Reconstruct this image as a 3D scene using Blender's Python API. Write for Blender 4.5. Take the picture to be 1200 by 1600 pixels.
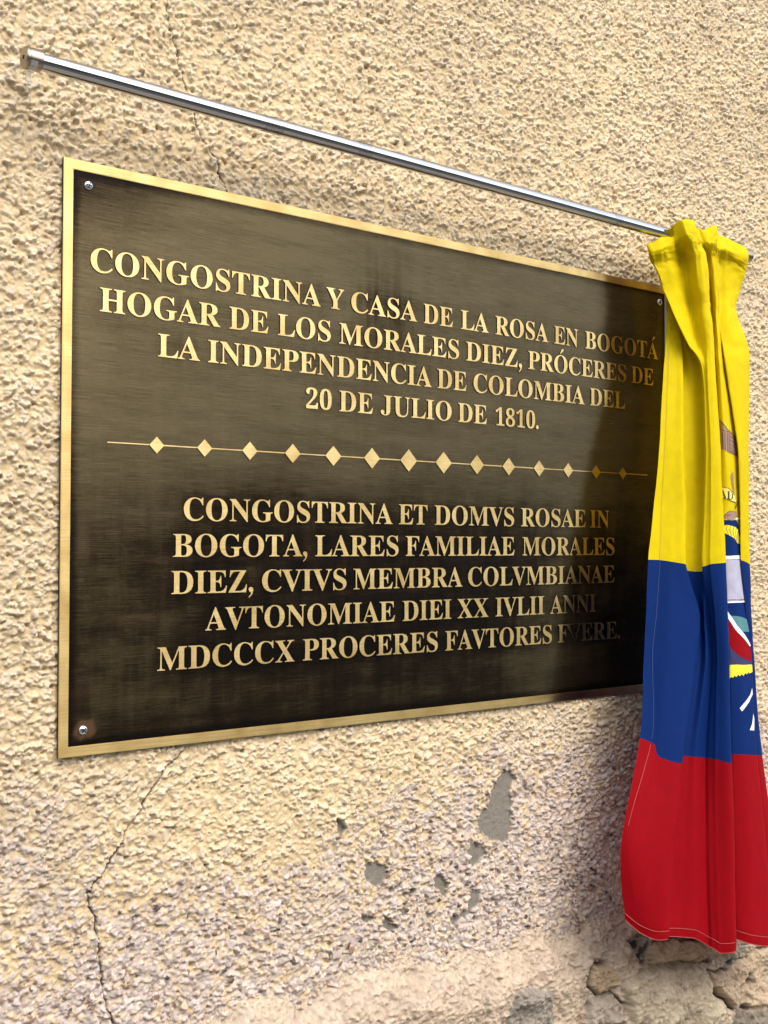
import bpy, bmesh, math, random
import numpy as np
from mathutils import Vector, Matrix

for _o in list(bpy.data.objects):
    bpy.data.objects.remove(_o)
SC = bpy.context.scene
COL = SC.collection

# ------------------------------------------------------------------ camera
cam_d = bpy.data.cameras.new("camera")
cam_d.sensor_width = 36.0
cam_d.sensor_fit = 'AUTO'
cam_d.lens = 40.7885
cam_d.clip_start = 0.02
cam_d.clip_end = 500.0
cam = bpy.data.objects.new("camera", cam_d)
COL.objects.link(cam)
_r, _u, _b = (0.78848241, -0.61505652, 0.00098289), (-0.0200004, -0.02404259, 0.99951085), (-0.61473204, -0.78811638, -0.03125853)
cam.matrix_world = Matrix(((_r[0], _u[0], _b[0], -0.4548129), (_r[1], _u[1], _b[1], -1.1053314),
                           (_r[2], _u[2], _b[2], 1.5), (0, 0, 0, 1)))
SC.camera = cam

# ------------------------------------------------------------------ daylight: bright hazy sky, soft sun from the front
SUN_DIR = Vector((0.02, -0.66, 0.72)).normalized()
world = bpy.data.worlds.new("World")
SC.world = world
world.use_nodes = True
_nt = world.node_tree
_sky = _nt.nodes.new("ShaderNodeTexSky")
_sky.sky_type = 'NISHITA'
_sky.sun_disc = False
_sky.sun_elevation = math.asin(SUN_DIR.z)
_sky.sun_rotation = math.atan2(SUN_DIR.x, SUN_DIR.y)
_sky.air_density = 1.0
_sky.dust_density = 3.0
_sky.ozone_density = 0.6
_bg = _nt.nodes["Background"]
_bg.inputs[1].default_value = 0.15
_hs = _nt.nodes.new("ShaderNodeHueSaturation")                     # hazy, nearly white sky
_hs.inputs["Saturation"].default_value = 0.45
_nt.links.new(_sky.outputs[0], _hs.inputs["Color"])
_nt.links.new(_hs.outputs[0], _bg.inputs[0])
sun_d = bpy.data.lights.new("sun", 'SUN')
sun_d.energy = 0.55
sun_d.angle = math.radians(40)
sun_d.color = (1.0, 0.93, 0.82)
sun = bpy.data.objects.new("sun", sun_d)
COL.objects.link(sun)
sun.rotation_euler = (-SUN_DIR).to_track_quat('-Z', 'Y').to_euler()
SC.view_settings.view_transform = 'Standard'
SC.view_settings.look = 'None'
SC.view_settings.gamma = 1.0
SC.view_settings.exposure = 1.46
SC.cycles.max_bounces = 8

# ------------------------------------------------------------------ measured data
NET = [[[0.8843,-0.035,1.9142],[0.8825,-0.0353,1.9136],[0.8807,-0.0356,1.913],[0.878,-0.0361,1.9121],[0.8753,-0.0365,1.9112],[0.8725,-0.0369,1.9102],[0.8698,-0.0374,1.9093],[0.8575,-0.045,1.9054],[0.8814,-0.0475,1.9116],[0.923,-0.0406,1.9237],[0.9152,-0.037,1.9233],[0.9349,-0.037,1.9288],[0.9674,-0.037,1.9309],[0.9762,-0.037,1.9327],[0.9736,-0.037,1.9311],[0.9873,-0.037,1.9305],[1.0044,-0.037,1.9311],[1.0256,-0.037,1.9318],[1.0604,-0.037,1.9222],[1.0793,-0.037,1.928]],[[0.8773,-0.035,1.9262],[0.8755,-0.0353,1.9255],[0.8737,-0.0356,1.9249],[0.8709,-0.0361,1.924],[0.8682,-0.0365,1.923],[0.8655,-0.0369,1.9221],[0.8628,-0.0374,1.9212],[0.8444,-0.05,1.9152],[0.8615,-0.0527,1.9252],[0.8911,-0.0424,1.9391],[0.8928,-0.034,1.9472],[0.923,-0.034,1.9485],[0.9434,-0.034,1.948],[0.9507,-0.034,1.9475],[0.9536,-0.034,1.9482],[0.9706,-0.034,1.9508],[0.9856,-0.034,1.9471],[1.0098,-0.034,1.9462],[1.0548,-0.034,1.9365],[1.0718,-0.034,1.9419]],[[0.8681,-0.039,1.94],[0.8663,-0.0393,1.9394],[0.8645,-0.0396,1.9387],[0.8618,-0.0401,1.9378],[0.8591,-0.0405,1.9368],[0.8565,-0.0409,1.9359],[0.8538,-0.0414,1.9349],[0.8429,-0.048,1.9312],[0.8616,-0.054,1.9418],[0.8897,-0.05,1.9566],[0.8903,-0.07,1.9699],[0.919,-0.066,1.973],[0.9445,-0.05,1.9716],[0.9589,-0.046,1.9721],[0.9608,-0.056,1.9721],[0.9831,-0.06,1.9784],[0.9999,-0.05,1.9734],[1.0279,-0.048,1.9712],[1.0708,-0.056,1.9583],[1.0826,-0.045,1.9615]],[[0.8773,-0.039,1.9262],[0.8755,-0.0393,1.9255],[0.8737,-0.0396,1.9249],[0.8709,-0.0401,1.924],[0.8682,-0.0405,1.923],[0.8655,-0.0409,1.9221],[0.8628,-0.0414,1.9212],[0.8444,-0.054,1.9152],[0.8615,-0.063,1.9252],[0.8911,-0.059,1.9391],[0.8928,-0.079,1.9472],[0.923,-0.075,1.9485],[0.9434,-0.062,1.948],[0.9507,-0.061,1.9475],[0.9536,-0.069,1.9482],[0.9706,-0.07,1.9508],[0.9856,-0.063,1.9471],[1.0098,-0.063,1.9462],[1.0548,-0.064,1.9365],[1.0718,-0.05,1.9419]],[[0.8843,-0.039,1.9142],[0.8825,-0.0393,1.9136],[0.8807,-0.0396,1.913],[0.878,-0.0401,1.9121],[0.8753,-0.0405,1.9112],[0.8725,-0.0409,1.9102],[0.8698,-0.0414,1.9093],[0.8575,-0.049,1.9054],[0.8814,-0.055,1.9116],[0.923,-0.05,1.9237],[0.9152,-0.074,1.9233],[0.9349,-0.076,1.9288],[0.9674,-0.053,1.9309],[0.9762,-0.051,1.9327],[0.9736,-0.062,1.9311],[0.9873,-0.061,1.9305],[1.0044,-0.052,1.9311],[1.0256,-0.055,1.9318],[1.0604,-0.056,1.9222],[1.0793,-0.04,1.928]],[[0.8993,-0.039,1.8856],[0.8974,-0.0393,1.885],[0.8956,-0.0396,1.8844],[0.8928,-0.0401,1.8835],[0.8901,-0.0405,1.8827],[0.8873,-0.0409,1.8818],[0.8846,-0.0414,1.8809],[0.8709,-0.05,1.8768],[0.8901,-0.057,1.8774],[0.9257,-0.051,1.8835],[0.921,-0.077,1.8782],[0.9394,-0.08,1.8802],[0.9801,-0.05,1.8894],[0.9832,-0.05,1.8898],[0.9763,-0.063,1.8865],[0.9893,-0.062,1.8885],[1.0098,-0.05,1.8916],[1.0218,-0.055,1.8905],[1.0534,-0.052,1.8925],[1.0759,-0.034,1.8977]],[[0.8973,-0.038,1.8556],[0.9026,-0.039,1.8552],[0.9057,-0.04,1.8555],[0.9086,-0.04,1.8558],[0.9099,-0.039,1.8562],[0.9114,-0.039,1.8564],[0.9116,-0.04,1.8562],[0.8784,-0.058,1.8489],[0.8991,-0.061,1.8511],[0.9319,-0.054,1.8566],[0.9268,-0.078,1.8519],[0.9407,-0.081,1.8532],[0.9829,-0.05,1.862],[0.9873,-0.049,1.8627],[0.9804,-0.062,1.8597],[0.9887,-0.061,1.8609],[1.0023,-0.054,1.8629],[1.0116,-0.062,1.8609],[1.0431,-0.0533,1.8644],[1.0681,-0.0323,1.871]],[[0.8937,-0.0407,1.8305],[0.8977,-0.0427,1.8307],[0.9039,-0.0447,1.8311],[0.9112,-0.0458,1.8309],[0.9177,-0.0419,1.8323],[0.9222,-0.0419,1.8328],[0.9268,-0.0429,1.8332],[0.8827,-0.0657,1.8252],[0.9004,-0.0677,1.8271],[0.9301,-0.0597,1.832],[0.9245,-0.0817,1.8279],[0.9385,-0.0857,1.829],[0.9829,-0.0531,1.8376],[0.9886,-0.0513,1.8385],[0.9798,-0.0633,1.8356],[0.9853,-0.0632,1.8363],[0.9905,-0.0611,1.8363],[1.0017,-0.0722,1.835],[1.0453,-0.0584,1.8414],[1.0731,-0.0355,1.8473]],[[0.8859,-0.0448,1.7937],[0.8894,-0.0478,1.7937],[0.8958,-0.0529,1.7927],[0.9065,-0.057,1.7924],[0.919,-0.0474,1.7951],[0.9248,-0.0498,1.7954],[0.9325,-0.053,1.7958],[0.8978,-0.0749,1.7899],[0.9082,-0.0759,1.7909],[0.927,-0.0718,1.7944],[0.9247,-0.0878,1.792],[0.9363,-0.0908,1.7928],[0.9757,-0.062,1.7992],[0.9769,-0.0628,1.7993],[0.9726,-0.0726,1.7974],[0.9888,-0.0676,1.7999],[0.9832,-0.0728,1.7986],[1.0038,-0.0803,1.7979],[1.0542,-0.0664,1.8042],[1.0867,-0.0394,1.8114]],[[0.8759,-0.049,1.7562],[0.8809,-0.053,1.7562],[0.8904,-0.0591,1.7554],[0.8986,-0.0651,1.7555],[0.9116,-0.054,1.7571],[0.9263,-0.0608,1.7577],[0.9399,-0.0674,1.7573],[0.9174,-0.083,1.756],[0.918,-0.0866,1.756],[0.9184,-0.0895,1.7559],[0.9189,-0.0929,1.7559],[0.9309,-0.096,1.7557],[0.9653,-0.0709,1.7611],[0.9636,-0.0744,1.7606],[0.9611,-0.0839,1.7592],[0.99,-0.072,1.7634],[0.9782,-0.0827,1.761],[0.9997,-0.0884,1.7604],[1.0468,-0.0734,1.7667],[1.0855,-0.0434,1.774]],[[0.8461,-0.064,1.6408],[0.8537,-0.068,1.6409],[0.8646,-0.076,1.6409],[0.8755,-0.083,1.6411],[0.8922,-0.0691,1.642],[0.9076,-0.0751,1.6424],[0.9249,-0.0841,1.6418],[0.9047,-0.098,1.6416],[0.905,-0.1016,1.6414],[0.9053,-0.1046,1.6412],[0.9057,-0.108,1.641],[0.9193,-0.112,1.6415],[0.9524,-0.088,1.6439],[0.947,-0.093,1.6433],[0.9509,-0.101,1.643],[0.9925,-0.0901,1.646],[0.9776,-0.1,1.6454],[0.9863,-0.102,1.6458],[1.0222,-0.088,1.6486],[1.0625,-0.058,1.6529]],[[0.8286,-0.0685,1.5595],[0.8402,-0.0725,1.5597],[0.8553,-0.0826,1.5579],[0.8688,-0.0907,1.5571],[0.8881,-0.0747,1.5562],[0.902,-0.0818,1.5554],[0.9117,-0.0909,1.5545],[0.897,-0.1008,1.5557],[0.898,-0.105,1.5563],[0.8988,-0.1086,1.5567],[0.8997,-0.1127,1.5572],[0.9163,-0.1176,1.5584],[0.9509,-0.0926,1.5589],[0.9456,-0.0976,1.5596],[0.9553,-0.1036,1.5596],[0.991,-0.0946,1.5607],[0.9781,-0.1025,1.5611],[0.9845,-0.1046,1.5612],[1.0151,-0.0925,1.5622],[1.0546,-0.0625,1.564]],[[0.8104,-0.0727,1.4847],[0.8275,-0.0788,1.4843],[0.8411,-0.0909,1.4816],[0.8584,-0.0991,1.4781],[0.8799,-0.0814,1.4705],[0.8906,-0.0885,1.4679],[0.8974,-0.0975,1.4688],[0.8883,-0.1032,1.4743],[0.8904,-0.1075,1.476],[0.8921,-0.111,1.4773],[0.894,-0.115,1.4789],[0.9137,-0.123,1.4802],[0.9499,-0.097,1.4801],[0.9444,-0.102,1.4802],[0.9586,-0.1058,1.482],[0.987,-0.0988,1.4826],[0.9769,-0.1047,1.4837],[0.989,-0.1049,1.4808],[1.0089,-0.0971,1.4769],[1.0484,-0.0671,1.4762]],[[0.8001,-0.0768,1.4174],[0.815,-0.0828,1.4171],[0.8314,-0.0979,1.4155],[0.8751,-0.1061,1.4092],[0.8929,-0.0922,1.4061],[0.8981,-0.0932,1.406],[0.8932,-0.1022,1.4066],[0.9006,-0.1021,1.4081],[0.8996,-0.1078,1.4094],[0.8988,-0.1126,1.4104],[0.8978,-0.118,1.4116],[0.9116,-0.1269,1.4133],[0.9493,-0.0999,1.4109],[0.9439,-0.1049,1.4122],[0.961,-0.1088,1.4136],[0.9897,-0.1038,1.4134],[0.9853,-0.1057,1.4146],[0.993,-0.1058,1.4134],[1.0079,-0.0998,1.4118],[1.0483,-0.0698,1.4092]],[[0.7899,-0.0808,1.3505],[0.7999,-0.0868,1.3504],[0.8189,-0.1029,1.3497],[0.8582,-0.113,1.3464],[0.8753,-0.099,1.3434],[0.8868,-0.1,1.3428],[0.8876,-0.109,1.3435],[0.9004,-0.107,1.3435],[0.8998,-0.112,1.3442],[0.8993,-0.1162,1.3448],[0.8987,-0.1209,1.3455],[0.9096,-0.1308,1.3474],[0.9481,-0.1028,1.343],[0.9434,-0.1078,1.3446],[0.9591,-0.1137,1.346],[0.9923,-0.1087,1.3437],[0.9937,-0.1067,1.3444],[0.9983,-0.1067,1.3432],[1.0096,-0.1028,1.3413],[1.0493,-0.0728,1.3368]],[[0.7677,-0.0919,1.2484],[0.7838,-0.1022,1.2396],[0.786,-0.1078,1.2241],[0.8107,-0.126,1.2147],[0.8369,-0.1037,1.2188],[0.8495,-0.1068,1.217],[0.8584,-0.1138,1.2162],[0.8806,-0.1098,1.2123],[0.883,-0.1156,1.2119],[0.885,-0.1204,1.2116],[0.8872,-0.1259,1.2113],[0.902,-0.138,1.207],[0.9448,-0.1076,1.2104],[0.9372,-0.1146,1.2122],[0.9549,-0.1227,1.2105],[0.9881,-0.1197,1.2056],[0.9953,-0.1137,1.204],[1.0046,-0.1127,1.2028],[1.019,-0.1077,1.2006],[1.0593,-0.0777,1.192]],[[0.7199,-0.0989,1.1179],[0.7282,-0.1089,1.117],[0.7503,-0.1189,1.1139],[0.7833,-0.1329,1.1083],[0.8087,-0.1109,1.1032],[0.8292,-0.1139,1.1006],[0.8447,-0.1209,1.0996],[0.8695,-0.1169,1.0932],[0.8739,-0.122,1.093],[0.8775,-0.1262,1.0927],[0.8816,-0.1309,1.0925],[0.9006,-0.143,1.0902],[0.9423,-0.1129,1.0828],[0.9346,-0.1199,1.0854],[0.9561,-0.1299,1.0841],[0.9971,-0.1269,1.0771],[1.0074,-0.1189,1.0739],[1.0215,-0.1189,1.0717],[1.0432,-0.1129,1.0671],[1.088,-0.0789,1.0533]],[[0.7244,-0.0997,1.0196],[0.7377,-0.1148,1.0036],[0.7497,-0.1299,0.9962],[0.7641,-0.1379,0.9961],[0.7892,-0.1159,0.9885],[0.8132,-0.1169,0.9839],[0.838,-0.1239,0.9782],[0.8667,-0.122,0.9633],[0.8709,-0.127,0.9597],[0.8745,-0.1312,0.9568],[0.8784,-0.136,0.9535],[0.8973,-0.146,0.9548],[0.9384,-0.1159,0.9547],[0.9315,-0.1229,0.958],[0.9512,-0.135,0.9501],[1.0043,-0.132,0.9347],[1.0147,-0.124,0.9304],[1.0305,-0.124,0.9271],[1.0586,-0.116,0.9191],[1.1009,-0.084,0.9017]]]
TAPE = [[[0.8958,-0.036,1.8707],[0.9031,-0.037,1.8715]],[[0.8957,-0.036,1.8651],[0.903,-0.037,1.8659]],[[0.8957,-0.036,1.8595],[0.903,-0.037,1.8603]],[[0.8956,-0.036,1.8539],[0.9029,-0.037,1.8547]],[[0.8955,-0.036,1.8482],[0.9029,-0.037,1.849]],[[0.8955,-0.036,1.8426],[0.9028,-0.037,1.8434]],[[0.8954,-0.036,1.837],[0.9028,-0.037,1.8378]],[[0.8954,-0.036,1.8314],[0.9027,-0.037,1.8322]],[[0.8953,-0.036,1.8258],[0.9026,-0.037,1.8265]],[[0.8952,-0.036,1.8202],[0.9026,-0.037,1.8209]],[[0.8952,-0.036,1.8146],[0.9025,-0.037,1.8153]],[[0.8951,-0.036,1.809],[0.9018,-0.037,1.8096]],[[0.8951,-0.036,1.8034],[0.9006,-0.037,1.8039]],[[0.895,-0.036,1.7978],[0.8995,-0.037,1.7981]],[[0.895,-0.036,1.7922],[0.8984,-0.037,1.7924]],[[0.8949,-0.036,1.7866],[0.8973,-0.037,1.7867]],[[0.8948,-0.036,1.781],[0.8962,-0.037,1.781]]]
CRACKS = [[[0.1166,2.109],[0.1168,2.0881],[0.1184,2.0712],[0.1232,2.0481],[0.1286,2.0391],[0.1319,2.019],[0.1358,2.0095],[0.1421,1.9935],[0.1501,1.9722],[0.1533,1.9575],[0.1613,1.9451],[0.1709,1.9344],[0.1789,1.9276],[0.1814,1.9138],[0.1855,1.9054],[0.1929,1.8947]],[[0.1445,1.2877],[0.136,1.2772],[0.1206,1.2676],[0.1109,1.2562],[0.1068,1.2492],[0.096,1.2345],[0.092,1.2251],[0.0813,1.2155],[0.0747,1.2043],[0.0695,1.1928],[0.059,1.1812],[0.0552,1.1733],[0.0513,1.1687],[0.0398,1.1579],[0.034,1.153],[0.0374,1.1428],[0.0367,1.1382],[0.0452,1.127],[0.0441,1.1152],[0.0481,1.0976],[0.0482,1.0856],[0.0522,1.0679],[0.0524,1.0535],[0.0577,1.0354],[0.0644,1.017],[0.0685,1.0063]]]
PATCHES = [[[0.6165,1.2094],[0.6326,1.2016],[0.6262,1.1785],[0.6294,1.1396],[0.6187,1.1151],[0.5994,1.117],[0.5712,1.1343],[0.5689,1.1551],[0.5806,1.1637],[0.5901,1.1762],[0.602,1.1955]],[[0.5549,1.1248],[0.5781,1.1162],[0.5805,1.1055],[0.5688,1.0955],[0.5549,1.0944],[0.5526,1.1134]],[[0.3879,1.1236],[0.3979,1.1251],[0.4203,1.1151],[0.4182,1.1059],[0.404,1.0956],[0.3919,1.1009],[0.3859,1.1114]],[[0.4922,1.0932],[0.5031,1.0914],[0.5164,1.0758],[0.5142,1.0612],[0.4943,1.0731],[0.49,1.0837]],[[0.5548,1.0606],[0.571,1.0594],[0.5663,1.0399],[0.5479,1.0298],[0.5253,1.0275],[0.5186,1.0338],[0.5433,1.0391],[0.5525,1.0492]],[[0.4101,1.0596],[0.4224,1.054],[0.4348,1.0372],[0.4203,1.0369],[0.4101,1.0469]],[[0.4389,1.0605],[0.4494,1.0617],[0.4515,1.0517],[0.441,1.0488]],[[0.3428,1.1821],[0.3505,1.1826],[0.3544,1.1711],[0.3486,1.1642],[0.3421,1.1714]],[[0.4813,1.0492],[0.49,1.0492],[0.49,1.041],[0.4813,1.041]],[[0.4223,1.0892],[0.4389,1.0927],[0.441,1.0859],[0.4244,1.084]],[[0.4515,1.084],[0.4599,1.0809],[0.4578,1.0715],[0.4515,1.0743]],[[0.3781,1.0657],[0.398,1.0587],[0.394,1.0548],[0.3821,1.0571]],[[0.408,1.1585],[0.4141,1.156],[0.4133,1.1513],[0.408,1.1528]],[[0.6384,1.1735],[0.6433,1.1711],[0.6408,1.1668],[0.6364,1.1695]]]
EDGE = [[0.065,0.9974],[0.1077,1.0047],[0.1672,1.0021],[0.2319,1.0081],[0.2844,1.0009],[0.3404,1.0034],[0.3795,1.0059],[0.4437,0.998],[0.5044,0.9928],[0.5213,0.9876],[0.5484,0.994],[0.5953,0.9891],[0.644,0.9883],[0.6935,0.9885],[0.7462,0.9807],[0.8462,0.9899],[0.8955,0.9992],[0.9996,0.99],[1.1978,0.9806]]
STONES = [[[0.8201,0.8894],[0.8614,0.9014],[0.9011,0.9016],[0.9242,0.8944],[0.9961,0.88],[1.0176,0.8649],[1.0141,0.8392],[1.039,0.8164],[1.0416,0.7758],[0.8277,0.8296],[0.8294,0.8644]],[[0.8758,0.9359],[0.8957,0.939],[0.9691,0.924],[1.0025,0.9021],[1.0225,0.8799],[0.9961,0.8828],[0.9242,0.8971],[0.8755,0.9054],[0.87,0.9227]],[[1.0207,0.8642],[1.0587,0.8557],[1.1145,0.859],[1.1451,0.8681],[1.1865,0.8594],[1.1851,0.7757],[1.0902,0.7887],[1.0453,0.8149],[1.0188,0.841]],[[1.0626,0.9048],[1.115,0.8902],[1.1146,0.8619],[1.0587,0.8586],[1.0559,0.8832]],[[0.7545,0.9336],[0.7857,0.9303],[0.8161,0.8938],[0.8066,0.8855],[0.7697,0.8855],[0.7441,0.9052]],[[0.7465,0.8884],[0.8013,0.8815],[0.8253,0.8618],[0.825,0.8303],[0.7462,0.8501]],[[1.0935,0.7851],[1.185,0.7727],[1.1844,0.736],[1.0736,0.764]],[[0.8302,0.9542],[0.8731,0.9454],[0.8671,0.909],[0.8435,0.9115]],[[0.6097,0.9295],[0.6733,0.9233],[0.6882,0.873],[0.6579,0.8462],[0.5905,0.8639]]]
TEXT = [[1.7813,0.0234,[["CONGOSTRINA",0.0294,0.3134],["Y",0.3216,0.3472],["CASA",0.3578,0.4592],["DE",0.4696,0.5184],["LA",0.5319,0.5803],["ROSA",0.5926,0.6917],["EN",0.703,0.7511],["BOGOTÁ",0.7656,0.925]]],[1.7415,0.0241,[["HOGAR",0.0396,0.18],["DE",0.1913,0.2418],["LOS",0.2544,0.3278],["MORALES",0.3401,0.5288],["DIEZ,",0.5409,0.6414],["PRÓCERES",0.653,0.8524],["DE",0.8643,0.9138]]],[1.7018,0.0242,[["LA",0.1051,0.155],["INDEPENDENCIA",0.165,0.4827],["DE",0.4922,0.5416],["COLOMBIA",0.5538,0.7637],["DEL",0.7748,0.8498]]],[1.6614,0.0252,[["20",0.2934,0.3295],["DE",0.3403,0.3903],["JULIO",0.4023,0.5161],["DE",0.527,0.577],["1810.",0.5926,0.6726]]],[1.5295,0.0245,[["CONGOSTRINA",0.1369,0.4203],["ET",0.4302,0.476],["DOMVS",0.4876,0.6259],["ROSAE",0.6388,0.7651],["IN",0.7742,0.8142]]],[1.4907,0.0239,[["BOGOTA,",0.1243,0.2959],["LARES",0.3067,0.4299],["FAMILIAE",0.4412,0.6266],["MORALES",0.6412,0.8252]]],[1.4514,0.0242,[["DIEZ,",0.1225,0.2237],["CVIVS",0.2351,0.3514],["MEMBRA",0.3617,0.5341],["COLVMBIANAE",0.544,0.8249]]],[1.4113,0.0246,[["AVTONOMIAE",0.1634,0.4242],["DIEI",0.4362,0.5155],["XX",0.5257,0.5792],["IVLII",0.5918,0.6824],["ANNI",0.6935,0.7852]]],[1.3716,0.0243,[["MDCCCX",0.1069,0.2786],["PROCERES",0.2899,0.4928],["FAVTORES",0.505,0.6966],["FVERE.",0.7084,0.8364]]]]
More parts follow.
